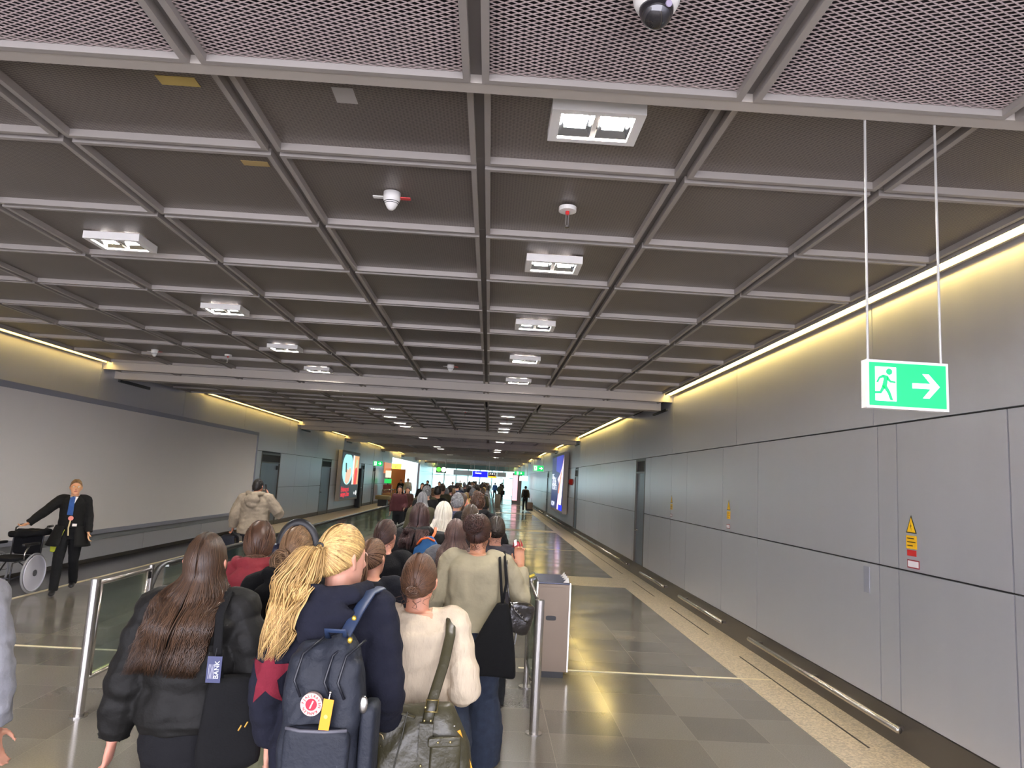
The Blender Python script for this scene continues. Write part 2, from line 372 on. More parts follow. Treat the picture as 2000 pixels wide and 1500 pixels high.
# expanded metal geometry for the near row
bm = B()
for x0, x1 in zip(XT[2:], XT[3:]):
    a, b_ = x0+0.059, x1-0.059; c, d = 1.72+0.059, 3.05-0.055
    px, py = 0.056, 0.027; nx = int((b_-a)/(px/2)); k = 0; y = c
    while y < d-0.002:
        for i in range(nx):
            xa, xb = a+(b_-a)*i/nx, a+(b_-a)*(i+1)/nx; s0 = (i+k) % 2; ya, yb = y+py*(s0-0.5)*0.5*1.0, y+py*(0.5-s0)*0.5
            za = ZP+0.03; v = [bm.verts.new(p) for p in ((xa, ya-0.0015, za+0.003), (xb, yb-0.0015, za+0.003), (xb, yb+0.0028, za), (xa, ya+0.0028, za))]
            bm.faces.new(v)
        y += py/2; k += 1
obj('expanded_mesh', bm, M['mesh'], ce)
# wall-top light strips
n = 0
for a, b_ in mains+[(-4.1, -2.3)]:
    for side in (1, -1):
        if side < 0 and a > OPEN[0]-2 and b_ < OPEN[1]: continue
        x = XR if side > 0 else XL
        a2 = a+(1.2 if a > 5 else 0.02)
        r = empty('light_strip', (x, (a2+b_)/2, ZC), label=None, cat='light strip', group='wall top light strips')
        wh = 'right' if side > 0 else 'left'
        r['label'] = {3.08: 'long warm light strip nearest the camera at the top of the %s wall' % wh, 18.0: 'warm light strip on the %s wall, just beyond the first dropped ceiling beam' % wh}.get(a, 'warm light strip of the %s wall, %s in the row going away' % (wh, ['', '', 'third', 'fourth', 'fifth', 'sixth', 'seventh', 'eighth', 'last, behind the camera'][min(8, mains.index((a, b_))+0 if (a, b_) in mains else 8)]))
        L = (b_-a2)/2-0.03
        bm = B(); xs = -side
        plate(bm, [(xs*0.145, -L, 0.0), (xs*0.075, -L, -0.0), (xs*0.075, L, -0.0), (xs*0.145, L, 0.0)], (0, 0, 0.01)); obj('diffuser', bm, glow((255, 224, 132), STRIP_E), r)
        bm = B(); box(bm, *sorted((xs*0.07, xs*0.045)), -L, L, -0.035, 0.02); box(bm, *sorted((xs*0.147, xs*0.16)), -L, L, -0.02, 0.04); obj('housing', bm, M['frame'], r)
# ------------------------------------------------------------------ downlights
def downlight():
    r = empty('ceiling_light')
    bm = B()
    for s in ((-0.24, 0.24, -0.17, -0.13), (-0.24, 0.24, 0.13, 0.17), (-0.24, -0.19, -0.13, 0.13), (0.19, 0.24, -0.13, 0.13)): box(bm, *s, -0.035, 0.03)
    box(bm, -0.012, 0.012, -0.13, 0.13, -0.01, 0.03); obj('frame', bm, M['white'], r)
    bm = B()
    for sx in (-1, 1):
        x0, x1 = sorted((sx*0.015, sx*0.188)); z1 = 0.03
        for q in ([(x0, -0.128, -0.02), (x1, -0.128, -0.02), (x1-0.03, -0.07, z1), (x0+0.03, -0.07, z1)], [(x0, 0.128, -0.02), (x1, 0.128, -0.02), (x1-0.03, 0.07, z1), (x0+0.03, 0.07, z1)],
                  [(x0, -0.128, -0.02), (x0, 0.128, -0.02), (x0+0.03, 0.07, z1), (x0+0.03, -0.07, z1)], [(x1, -0.128, -0.02), (x1, 0.128, -0.02), (x1-0.03, 0.07, z1), (x1-0.03, -0.07, z1)]):
            bm.faces.new([bm.verts.new(p) for p in q])
    obj('reflector', bm, simple('mirror_reflector', srgb(225, 230, 240), 0.12, 1), r)
    for sx in (-1, 1):
        bm = B(); x0, x1 = sorted((sx*0.045, sx*0.16)); box(bm, x0, x1, -0.07, 0.07, 0.0, 0.008); obj('lamp', bm, glow((255, 250, 242), DOWN_E), r)
    return r
def copy_tree(o, parent=None):
    c = o.copy(); COL.objects.link(c); c.parent = parent
    for ch in list(o.children): copy_tree(ch, c)
    return c
dl0 = None
ORD = ['first', 'second', 'third', 'fourth', 'fifth', 'sixth', 'seventh', 'eighth', 'ninth', 'tenth', 'eleventh', 'twelfth', 'thirteenth', 'fourteenth', 'fifteenth', 'sixteenth']
YD = [3.53, 6.03, 8.52, 11.02, 13.5, 20.9, 23.5, 26.1, 27.8, 35.4, 45, 48.5, 57, 60, 70, 80]
for x, nm in ((0.45, 'right row'), (-3.38, 'left row')):
    ys = [y for y in YD if not (x < 0 and y == 3.53)]
    if x < 0: ys = [-3.0, 6.18, 8.7, 11.3, 13.55]+YD[5:]
    else: ys = [-3.0]+YD
    k = 0
    for y in ys:
        d = copy_tree(dl0) if dl0 else downlight(); dl0 = dl0 or d
        d.location = (x, y, ZC+0.005); 
        if y < 0: tag(d, 'twin ceiling downlight behind the camera', 'ceiling light', 'recessed ceiling downlights'); continue
        tag(d, '%s twin ceiling downlight from the camera, %s' % (ORD[k], nm), 'ceiling light', 'recessed ceiling downlights'); k += 1
for x in (-5.9, 2.9):
    for y in (-2.75,): d = copy_tree(dl0); d.location = (x, y, ZC+0.005); tag(d, 'twin ceiling downlight behind the camera', 'ceiling light', 'recessed ceiling downlights')
# ceiling devices
def sprinkler(x, y, label, z=ZC):
    r = empty('sprinkler', (x, y, z), label=label, cat='sprinkler')
    bm = B(); cyl(bm, (0, 0, 0.03), (0, 0, 0.0), 0.062, 24); obj('escutcheon', bm, M['white'], r)
    bm = B(); cyl(bm, (0, 0, 0), (0, 0, -0.025), 0.014); obj('bulb_holder', bm, paint((200, 40, 40)), r)
    bm = B(); cyl(bm, (-0.009, 0, -0.02), (-0.009, 0, -0.11), 0.005); cyl(bm, (0.009, 0, -0.02), (0.009, 0, -0.11), 0.005); cyl(bm, (0, 0, -0.108), (0, 0, -0.118), 0.016); obj('sprinkler_frame', bm, M['steel'], r)
def detector(x, y, label, z=ZC):
    r = empty('smoke_detector', (x, y, z), label=label, cat='smoke detector')
    bm = B(); tube(bm, [(0, 0, 0.04), (0, 0, 0.0), (0, 0, -0.02), (0, 0, -0.07), (0, 0, -0.085)], [0.06, 0.06, 0.056, 0.03, 0.015], 24); obj('housing', bm, M['white'], r, smooth=True)
    bm = B()
    for i in range(4): zz = -0.03-0.01*i; rr = 0.053-0.008*i; tube(bm, [(rr*math.cos(t), rr*math.sin(t), zz) for t in np.linspace(0, 2*PI, 24, endpoint=False)], 0.0022, 6, closed=True)
    obj('vent_ring', bm, M['black'], r)
    bm = B(); box(bm, -0.13, -0.06, -0.02, 0.02, 0.0, 0.006); obj('tag_plate', bm, M['white'], r)
    bm = B(); box(bm, 0.06, 0.13, -0.02, 0.02, 0.0, 0.006); obj('tag_plate', bm, paint((205, 70, 70)), r, label='red tag plate')
sprinkler(0.44, 4.78, 'red-centred sprinkler between the first and second downlights of the right row')
sprinkler(-4.72, 12.5, 'small sprinkler on the ceiling left of the left light row')
detector(-0.79, 4.75, 'white conical smoke detector with red tag in the near ceiling panels')
detector(-0.78, 12.2, 'small smoke detector far down the ceiling left of the centre joint')
detector(-6.0, 12.5, 'small smoke detector at the far left of the ceiling')
for x, y in ((0.45, 22), (-0.8, 20.5), (0.45, 15.4), (-3.3, 15.5)): sprinkler(x, y, {22: 'small sprinkler beyond the first dropped beam, near the right light row', 20.5: 'small sprinkler beyond the first dropped beam, left of the centre joint', 15.4: 'sprinkler under the dropped ceiling beam, right of the centre joint', 15.5: 'sprinkler under the dropped ceiling beam, in line with the left lights'}[y], ZC if y > 18 else ZP-0.03)
r = empty('dome_camera', (0.5, 2.33, ZP-0.0), label='white dome security camera hanging from the expanded metal ceiling', cat='security camera')
bm = B(); tube(bm, [(0, 0, 0.06), (0, 0, -0.02), (0, 0, -0.05), (0, 0, -0.075)], [0.075, 0.086, 0.082, 0.07], 28); obj('housing', bm, M['white'], r, smooth=True)
bm = B(); ball(bm, (0, 0, -0.075), 0.062, 0.062, 0.07, 24); obj('dome', bm, simple('smoked_dome', srgb(40, 38, 40), 0.04, 0.2, spec=1), r, smooth=True)
bm = B(); cyl(bm, (0.03, -0.055, -0.09), (0.032, -0.06, -0.092), 0.012); obj('lens', bm, paint((150, 140, 160), 0.1), r)
for i, (x, y, wx, wy, c, lb) in enumerate(((-1.72, 3.47, 0.2, 0.085, (190, 165, 95), 'yellow paper sticker on the near left ceiling panel'), (-1.63, 4.42, 0.17, 0.07, (170, 145, 95), 'faded yellow sticker on the second ceiling panel row'), (-0.87, 3.50, 0.11, 0.15, (165, 160, 155), 'pale square sticker on the ceiling panel left of the centre joint'))):
    bm = B(); box(bm, -wx/2, wx/2, -wy/2, wy/2, 0, 0.003); obj('ceiling_sticker', bm, paint(c, 0.7), loc=(x, y, ZC+0.041), label=lb, cat='sticker')
# ------------------------------------------------------------------ left blank board and low panels
r = empty('blank_wall_board', (XL, 8, 0), label='huge blank grey framed board covering the left wall', cat='display board')
BX = 0.16
bm = B(); box(bm, 0, BX, -14, 15.35, 0.66, 3.06); obj('board_face', bm, M['board'], r)
bm = B()
for q in ((0, BX+0.03, -14, 15.4, 3.06, 3.16), (0, BX+0.03, -14, 15.4, 0.58, 0.66), (0, BX+0.03, 15.35, 15.42, 0.58, 3.16)): box(bm, *q)
obj('board_border', bm, M['board_frame'], r)
bm = B(); box(bm, 0, BX-0.02, -14, 15.35, 0.46, 0.575); obj('lower_rail', bm, simple('grey_rail', srgb(120, 122, 124), 0.5), r)
bm = B()
for a in np.arange(-14, 15.3, 3.2): box(bm, 0, 0.14, a+0.01, min(a+3.19, 15.35), 0.12, 0.455)
obj('plinth_panel', bm, M['wall'], r)
# ------------------------------------------------------------------ far end, side opening
bm = B(); box(bm, XL, XR, Y1, Y1+0.2, 3.3, 4.3)
for x in np.linspace(XL, XR, 8): box(bm, x-0.06, x+0.06, Y1, Y1+0.15, 0, 3.3)
box(bm, XL, XR, Y1, Y1+0.1, 2.35, 2.43); obj('window_1', bm, paint((150, 185, 190)), kind='structure')
bm = B(); box(bm, XL, XR, Y1+0.05, Y1+0.07, 0, 3.3); obj('window_pane', bm, M['glass'], bpy.data.objects['window_1'])
a, b_ = OPEN
bm = B(); box(bm, -14, -13.8, a-4, b_+2, 0, 1.2); box(bm, -14, XL-0.25, a-0.4, a-0.2, 0, 4.2); box(bm, -14, XL-0.25, b_+0.2, b_+0.4, 0, 4.2); box(bm, -14, XL-0.25, b_+0.15, b_+0.2, 0, 1.4)
obj('wall_side_bay', bm, paint((190, 215, 215)), kind='structure')
bm = B(); box(bm, -14, XL-0.1, a-0.4, b_+0.4, -0.12, 0.0); obj('floor_side_bay', bm, M['floor'], kind='structure')
bm = B()
for y in np.linspace(a, b_, 9): box(bm, -13.95, -13.85, y-0.04, y+0.04, 1.2, 4.2)
obj('window_2', bm, paint((120, 150, 155)), kind='structure')
bm = B(); box(bm, -13.92, -13.9, a, b_, 1.2, 4.2); obj('window_pane', bm, M['glass'], bpy.data.objects['window_2'])
bm = B(); box(bm, XL-0.25, XL, a, b_, 3.42, 4.2); obj('trim_3', bm, M['white'], kind='structure')
# ------------------------------------------------------------------ floor-level guard rails on the right wall
GR = [(6.05, 9.45, 'long steel guard rail nearest the camera, low on the right wall'), (10.55, 12.85, 'steel guard rail low on the right wall, middle one before the first dark door'), (14.0, 16.1, 'short steel guard rail low on the right wall, just before the first dark door'), (17.7, 28.4, 'steel guard rail beyond the first dark door on the right wall'), (31, 42, 'steel guard rail under the blue poster on the right wall'), (45, 70, 'farthest steel guard rail low on the right wall')]
for a, b_, lb in GR:
    r = empty('guard_rail', (XR, (a+b_)/2, 0), label=lb, cat='guard rail', group='low guard rails'); h2 = (b_-a)/2
    bm = B(); cyl(bm, (-0.12, -h2, 0.2), (-0.12, h2, 0.2), 0.028, 16); obj('rail', bm, M['steel'], r, smooth=True)
    for t in np.linspace(-h2+0.15, h2-0.15, max(2, int((b_-a)/1.1))):
        bm = B(); box(bm, -0.115, 0.0, t-0.03, t+0.03, 0.16, 0.2); obj('bracket', bm, M['kick'], r)
# warning stickers on the right wall
def warn(y, z, s, lb, red=True):
    r = empty('warning_label', (XR, y, z), label=lb, cat='warning sign'); e = (-0.004, 0, 0)
    bm = B(); plate(bm, [(-0.001, -0.075*s, 0.0), (-0.001, 0.075*s, 0), (-0.001, 0, 0.15*s)], (-0.002, 0, 0)); obj('triangle_border', bm, paint((30, 28, 20)), r)
    bm = B(); plate(bm, [(-0.003, -0.06*s, 0.008*s), (-0.003, 0.06*s, 0.008*s), (-0.003, 0, 0.132*s)], (-0.001, 0, 0)); obj('triangle', bm, paint((236, 186, 20)), r)
    bm = B(); plate(bm, [(-0.0045, 0.012*s, 0.095*s), (-0.0045, -0.01*s, 0.055*s), (-0.0045, 0.004*s, 0.058*s), (-0.0045, -0.008*s, 0.02*s), (-0.0045, 0.016*s, 0.066*s), (-0.0045, 0.002*s, 0.063*s)], (-0.0005, 0, 0)); obj('lightning_mark', bm, paint((30, 28, 20)), r)
    bm = B(); plate(bm, [(-0.001, -0.075*s, -0.02*s), (-0.001, 0.075*s, -0.02*s), (-0.001, 0.075*s, -0.13*s), (-0.001, -0.075*s, -0.13*s)], (-0.002, 0, 0)); obj('yellow_plate', bm, paint((232, 180, 20)), r)
    bm = B()
    for i, wd in enumerate((0.10, 0.12, 0.08)): plate(bm, [(-0.0035, 0.06*s-wd*s, -0.04*s-i*0.03*s), (-0.0035, 0.06*s, -0.04*s-i*0.03*s), (-0.0035, 0.06*s, -0.048*s-i*0.03*s), (-0.0035, 0.06*s-wd*s, -0.048*s-i*0.03*s)], (-0.0005, 0, 0))
    obj('text_line', bm, paint((60, 45, 20)), r)
    if red: bm = B(); plate(bm, [(-0.001, -0.065*s, -0.14*s), (-0.001, 0.065*s, -0.14*s), (-0.001, 0.065*s, -0.19*s), (-0.001, -0.065*s, -0.19*s)], (-0.002, 0, 0)); obj('red_plate', bm, paint((190, 40, 40)), r)
def smalllab(y, z, s, lb):
    r = empty('wall_label', (XR, y, z), label=lb, cat='label')
    bm = B(); plate(bm, [(-0.001, -0.085*s, -0.035*s), (-0.001, 0.085*s, -0.035*s), (-0.001, 0.085*s, 0.035*s), (-0.001, -0.085*s, 0.035*s)], (-0.002, 0, 0)); obj('label_border', bm, paint((150, 50, 60)), r)
    bm = B(); plate(bm, [(-0.003, -0.075*s, -0.025*s), (-0.003, 0.075*s, -0.025*s), (-0.003, 0.075*s, 0.025*s), (-0.003, -0.075*s, 0.025*s)], (-0.001, 0, 0)); obj('label_face', bm, paint((225, 220, 225)), r)
warn(6.02, 1.80, 1.0, 'yellow triangle warning label nearest the camera on the right wall'); smalllab(6.0, 1.545, 1, 'small white red-bordered label under the nearest warning triangle')
warn(10.65, 1.80, 1.0, 'yellow triangle warning label in the middle of the right wall', False); smalllab(10.66, 1.56, 0.9, 'small white label under the middle warning triangle')
warn(14.0, 1.80, 1.0, 'farthest yellow triangle warning label, near the dark door on the right wall', False); smalllab(14.0, 1.56, 0.8, 'small white label under the farthest warning triangle')
# ------------------------------------------------------------------ exit signs
def exit_sign(x, y, z, wd, ht, label, arrow=True, mirror=1, rod=True):
    r = empty('exit_sign', (x, y, z), label=label, cat='exit sign'); D = 0.045
    bm = B(); box(bm, -wd/2-0.012, wd/2+0.012, -D/2, D/2, -ht/2-0.012, ht/2+0.012); obj('housing', bm, M['white'], r)
    f = -D/2-0.002
    bm = B(); box(bm, -wd/2, wd/2, f, f+0.001, -ht/2, ht/2); obj('green_panel', bm, glow((0, 190, 95), 1.0), r)
    k = ht/0.2; S = lambda pts, dy=0.0015: [(mirror*px*k, f-dy, pz*k) for px, pz in pts]
    wm = glow((240, 255, 250), 1.2); gm = glow((0, 190, 95), 1.0)
    ox = -0.105 if arrow else 0
    bm = B(); plate(bm, S([(ox-0.048, -0.078), (ox+0.05, -0.078), (ox+0.05, 0.08), (ox-0.048, 0.08)]), (0, -0.0005, 0)); obj('door_pictogram', bm, wm, r)
    bm = B()
    hd = [(ox+0.017+0.015*math.cos(t), 0.058+0.015*math.sin(t)) for t in np.linspace(0, 2*PI, 14, endpoint=False)]
    plate(bm, S(hd, 0.003), (0, -0.0005, 0))
    for pl in ([(ox-0.012, 0.044), (ox+0.012, 0.038), (ox+0.006, -0.008), (ox-0.018, -0.012), (ox-0.01, 0.02)],
               [(ox-0.012, 0.044), (ox-0.032, 0.032), (ox-0.044, 0.008), (ox-0.036, 0.004), (ox-0.026, 0.024), (ox-0.008, 0.03)],
               [(ox+0.010, 0.038), (ox+0.024, 0.018), (ox+0.046, 0.014), (ox+0.046, 0.006), (ox+0.02, 0.008), (ox+0.004, 0.022)],
               [(ox-0.018, -0.008), (ox+0.006, -0.008), (ox+0.022, -0.038), (ox+0.034, -0.074), (ox+0.02, -0.074), (ox+0.008, -0.042), (ox-0.008, -0.02)],
               [(ox-0.016, -0.006), (ox-0.002, -0.016), (ox-0.022, -0.046), (ox-0.052, -0.046), (ox-0.052, -0.036), (ox-0.028, -0.034)]): plate(bm, S(pl, 0.003), (0, -0.0005, 0))
    obj('running_figure', bm, gm, r)
    if arrow:
        bm = B(); ax = 0.02
        plate(bm, S([(ax, 0.012), (ax+0.085, 0.012), (ax+0.048, 0.056), (ax+0.078, 0.056), (ax+0.128, 0.0), (ax+0.078, -0.056), (ax+0.048, -0.056), (ax+0.085, -0.012), (ax, -0.012)]), (0, -0.0005, 0)); obj('arrow', bm, wm, r)
    if rod:
        for sx in (-1, 1):
            bm = B(); cyl(bm, (sx*wd*0.48, 0, ht/2+0.01), (sx*wd*0.48, 0, ZC-z+0.01), 0.006, 8); obj('suspension_rod', bm, paint((170, 168, 162), 0.4, 0.3), r)
exit_sign(1.848, 3.12, 2.572, 0.35, 0.195, 'green exit sign with running figure and right arrow hanging nearest the camera')
exit_sign(2.05, 30, 2.64, 0.42, 0.24, 'small green exit sign hanging far down the right side')
exit_sign(-6.22, 40, 2.6, 0.5, 0.26, 'small green exit sign hanging at the left wall before the bright opening')
exit_sign(2.1, 50, 2.62, 0.7, 0.25, 'farthest green exit sign on the right, above the pink column', mirror=1)
# ------------------------------------------------------------------ moving walkways
YA, YE = 8.0, 74.0
def walkway(name, x0, x1, label, left_wall=True, land=-1.85):
    r = empty(name, ((x0+x1)/2, YA, 0), label=label, cat='moving walkway'); hw = (x1-x0)/2; L = YE-YA
    bm = B(); box(bm, -hw+0.24, hw-0.24, 0.1, L, 0.0, 0.012); obj('pallet_belt', bm, belt_m, r)
    bm = B(); box(bm, -hw+0.2, hw-0.05, land, 0.1, 0.0, 0.01); obj('landing_plate', bm, M['steel'], r)
    for s in ((-1, 1) if left_wall else (1,)):
        bm = B(); box(bm, *sorted((s*(hw-0.24), s*(hw+0.0))), 0.35, L, 0, 0.17); obj('skirt', bm, M['kick'], r)
        bm = B(); box(bm, *sorted((s*hw-0.007, s*hw+0.007)), 0.25, L, 0.17, 0.9); obj('glass_balustrade', bm, M['glass'], r)
        bm = B(); pts = [(s*hw, L, 0.93), (s*hw, 0.25, 0.93)]+[(s*hw, 0.25-0.33*math.sin(t), 0.6+0.33*math.cos(t)) for t in np.linspace(0.15, PI, 10)]+[(s*hw, 0.5, 0.27)]
        tube(bm, pts, [(0.038, 0.022)]*len(pts), 12, up=(1, 0, 0)); obj('handrail', bm, M['black'], r, smooth=True)
        bm = B(); box(bm, s*hw-0.02, s*hw+0.02, 0.3, L, 0.885, 0.908); obj('handrail_guide', bm, M['steel'], r)
    return r
belt_m = simple('ribbed_belt', srgb(70, 70, 74), 0.35, 0.6, 0, 0, 0.6, 3, (30, 0.01, 1))
walkway('moving_walkway', -1.82, 0.27, 'moving walkway carrying the dense queue, nearer the right')
walkway('moving_walkway', -3.55, -1.95, 'empty moving walkway left of the queue with glass balustrades', land=-.8)
# ------------------------------------------------------------------ entry barriers
def barrier(x, y0, y1, label, fa=0.04):
    r = empty('glass_barrier', (x, (y0+y1)/2, 0), label=label, cat='barrier'); h = (y1-y0)/2
    for s in (-1, 1):
        bm = B(); cyl(bm, (0, s*h, 0), (0, s*h, 1.07), fa if s < 0 else 0.025, 20); cyl(bm, (0, s*h, 0), (0, s*h, 0.012), 0.07, 20); obj('post', bm, M['steel'], r, smooth=False)
        bm = B(); box(bm, 0.0-0.015, 0.015, s*(h-0.04)-0.03*s-0.02, s*(h-0.04)+0.02, 0.95, 1.01); obj('clamp', bm, M['black'], r)
    for z in (0.28, 1.03):
        bm = B(); cyl(bm, (0, -h+0.07, z), (0, h, z), 0.018, 12); obj('rail', bm, M['steel'], r, smooth=True)
    for s in (-1, 1):
        bm = B(); cyl(bm, (0, s*(h-0.09), 0.28), (0, s*(h-0.09), 1.03), 0.016, 10); obj('upright', bm, M['steel'], r, smooth=True)
    bm = B(); box(bm, -0.005, 0.005, -h+0.11, h-0.1, 0.3, 1.01); obj('glass_pane', bm, M['glass'], r)
barrier(0.49, 6.17, 7.5, 'stainless and glass barrier between the queue and the steel bin')
barrier(-3.16, 6.08, 7.05, 'stainless and glass barrier at the left of the queue entrance')
# ------------------------------------------------------------------ recycling bin
r = empty('recycling_bin', (0.77, 8.15, 0), label='stainless steel recycling bin with slotted top beside the barrier', cat='waste bin')
st = simple('bin_steel', srgb(112, 98, 84), 0.38, 0.5, 6, 0.05)
bm = B(); box(bm, -0.17, 0.17, -0.28, 0.28, 0.07, 0.97); obj('body', bm, st, r)
bm = B(); box(bm, -0.14, 0.14, -0.25, 0.25, 0.0, 0.07); obj('plinth', bm, M['black'], r)
bm = B(); box(bm, -0.155, 0.125, -0.288, -0.281, 0.1, 0.94); dd = obj('door', bm, st, r)
bm = B(); rbox(bm, (-0.02, -0.289, 0.62), (1, 0, 0), (0, 0, 1), (0, 1, 0), 0.055, 0.024, 0.004, 0.1, 4); obj('latch', bm, M['black'], dd)
for s in (-1, 1):
    bm = B(); box(bm, *sorted((s*0.17, s*0.185)), -0.28, 0.28, 0.07, 0.99); obj('side_trim', bm, M['steel'], r)
bm = B()
for z in np.linspace(0.25, 0.62, 5): box(bm, 0.186, 0.19, -0.2, -0.12, z, z+0.035)
obj('side_slot', bm, M['black'], r)
for i in range(4):
    y = -0.27+i*0.14; bm = B()
    plate(bm, [(-0.165, y, 0.975), (0.165, y, 0.975), (0.165, y+0.125, 1.0), (-0.165, y+0.125, 1.0)], (0, 0, 0.008)); obj('lid_flap', bm, simple('lid_blue_steel', srgb(70, 72, 90), 0.3, 0.5), r)
    bm = B(); plate(bm, [(0.1, y+0.02, 0.99), (0.165, y+0.02, 0.99), (0.155, y+0.02, 1.05)], (0, 0.006, 0)); obj('flap_pictogram', bm, M['white'], r)
bm = B(); rbox(bm, (-0.23, 0.0, 1.0), (1, 0, 0.5), (0, 1, 0), (-0.4, 0, 1), 0.05, 0.22, 0.012, 0.1, 6); o = obj('ash_tray_lid', bm, paint((98, 98, 104), 0.3, 0.5), r)
bm = B(); plate(bm, [(-0.255, -0.12, 1.006), (-0.2, -0.12, 1.034), (-0.2, 0.02, 1.034), (-0.255, 0.02, 1.006)], (-0.003, 0, 0.006)); obj('yellow_label', bm, paint((220, 190, 60)), r)
# ------------------------------------------------------------------ illuminated posters
def poster(name, x, s, y0, y1, z0, z1, label):
    """s=+1: left wall poster facing +x; s=-1: right wall poster facing -x. u runs left to right as seen, 0..1; v up 0..1"""
    r = empty(name, (x+s*.03, (y0+y1)/2, z0), label=label, cat='poster'); h = (y1-y0)/2; Z = z1-z0
    bm = B(); box(bm, *sorted((0, s*0.2)), -h, h, 0, Z); obj('housing', bm, M['frame'], r)
    def P(u, v, d): return (s*(0.2+d), (-h+0.12+(2*h-0.24)*(u if s > 0 else 1-u)), 0.12+(Z-0.24)*v)
    def poly(nm, pts, col, es, lay):
        bm = B(); plate(bm, [P(u, v, lay*0.003) for u, v in pts], (s*0.002, 0, 0)); return obj(nm, bm, glow(col, es), r)
    return r, P, poly
r, P, poly = poster('advertising_lightbox', XL, 1, 36.6, 41.6, 0.55, 3.15, 'illuminated advertising poster with a hand, a red dress and red lettering on the left wall')
poly('poster_ground', [(0, 0), (1, 0), (1, 1), (0, 1)], (48, 54, 58), 0.8, 1)
el = [(0.32+0.3*math.cos(t), 0.66+0.36*math.sin(t)) for t in np.linspace(0, 2*PI, 28, endpoint=False)]
poly('photo_ground', [(max(0.03, u), min(0.97, v)) for u, v in el], (150, 225, 222), 1.2, 2)
poly('photo_hand', [(0.2, 0.36), (0.3, 0.3), (0.42, 0.36), (0.5, 0.5), (0.52, 0.62), (0.44, 0.7), (0.36, 0.62), (0.3, 0.66), (0.22, 0.56)], (226, 178, 150), 1.0, 3)
poly('photo_phone', [(0.2, 0.58), (0.27, 0.57), (0.24, 0.78), (0.17, 0.78)], (30, 40, 45), 0.5, 4)
poly('photo_divider', [(0.6, 0.3), (0.66, 0.3), (0.68, 0.97), (0.6, 0.97)], (240, 245, 240), 1.2, 4)
poly('photo_right', [(0.68, 0.3), (0.97, 0.3), (0.97, 0.97), (0.68, 0.97)], (214, 160, 110), 1.0, 3)
poly('photo_dress', [(0.72, 0.3), (0.86, 0.3), (0.9, 0.62), (0.8, 0.72), (0.74, 0.6)], (226, 40, 44), 1.1, 4)
poly('photo_figure', [(0.76, 0.68), (0.86, 0.7), (0.9, 0.86), (0.8, 0.9)], (190, 200, 150), 1.0, 4)
LROT = (PI/2, 0, PI/2); RROT = (PI/2, 0, -PI/2)
for t, v, sz in (('Erlebnisse mit', 0.2, 0.36), ('einzigen Zielen', 0.09, 0.36)):
    text('red_lettering', t, sz, (0.22, -2.25, 0.12+2.36*v), LROT, glow((235, 40, 60), 1.2), r, 'LEFT', sx=1.0)
text('white_lettering', 'VISA', 0.2, (0.22, 1.2, 0.34), LROT, glow((240, 240, 240), 1.1), r, 'LEFT')
bm = B(); plate(bm, [(0.21, 1.95+0.14*math.cos(t), 0.36+0.14*math.sin(t)) for t in np.linspace(0, 2*PI, 16, endpoint=False)], (0.002, 0, 0)); obj('round_emblem', bm, glow((240, 240, 240), 1.1), r)
r, P, poly = poster('advertising_lightbox', XR, -1, 32.3, 38.4, 0.7, 3.5, 'dark blue illuminated poster with a bright diagonal streak on the right wall')
poly('poster_ground', [(0, 0), (1, 0), (1, 1), (0, 1)], (44, 50, 96), 0.9, 1)
poly('streak', [(0.56, 0.0), (0.86, 0.0), (0.93, 0.3), (1.0, 0.96), (0.9, 0.8), (0.75, 0.66), (0.55, 0.56), (0.72, 0.45), (0.62, 0.25)], (236, 190, 205), 1.3, 2)
poly('streak_core', [(0.8, 0.05), (0.88, 0.05), (0.97, 0.85), (0.86, 0.62)], (250, 250, 252), 1.5, 3)
poly('streak_orange', [(0.62, 0.3), (0.7, 0.3), (0.9, 0.72), (0.84, 0.7), (0.7, 0.5)], (230, 120, 80), 1.2, 3)
poly('blue_patch', [(0.68, 0.0), (0.96, 0.0), (0.96, 0.1), (0.7, 0.1)], (40, 50, 240), 1.2, 4)
poly('blue_sky', [(0.4, 0.72), (0.86, 0.66), (0.95, 1), (0.4, 1)], (58, 60, 165), 1.0, 1.5)
for t, v in (('BIG', 0.62), ('2026', 0.52), ('TICKETS', 0.4), ('NOW', 0.08)):
    text('white_lettering', t, 0.34 if t != '2026' else 0.55, P(0.08, v, 0.01)[:1]+P(0.05, v, 0)[1:], RROT, glow((235, 240, 250), 1.2), r, 'LEFT', sx=2.0)
r = empty('fire_alarm_sounder', (XR, 30.9, 2.15), label='small red alarm sounder beside the blue poster', cat='alarm')
bm = B(); tube(bm, [(0, 0, 0), (-0.08, 0, 0), (-0.16, 0, 0)], [0.14, 0.13, 0.08], 16); obj('sounder_body', bm, paint((190, 40, 36)), r, smooth=True)
r = empty('pillar_cover', (XL, 42.45, 0), label='narrow black pillar beside the red lettered poster', cat='pillar')
bm = B(); rbox(bm, (0.14, 0, 1.15), (1, 0, 0), (0, 1, 0), (0, 0, 1), 0.13, 0.25, 1.14, 0.04, 8); obj('column', bm, M['black'], r)
bm = B(); box(bm, 0.27, 0.28, -0.05, 0.05, 1.15, 1.2); obj('indicator', bm, M['white'], r)
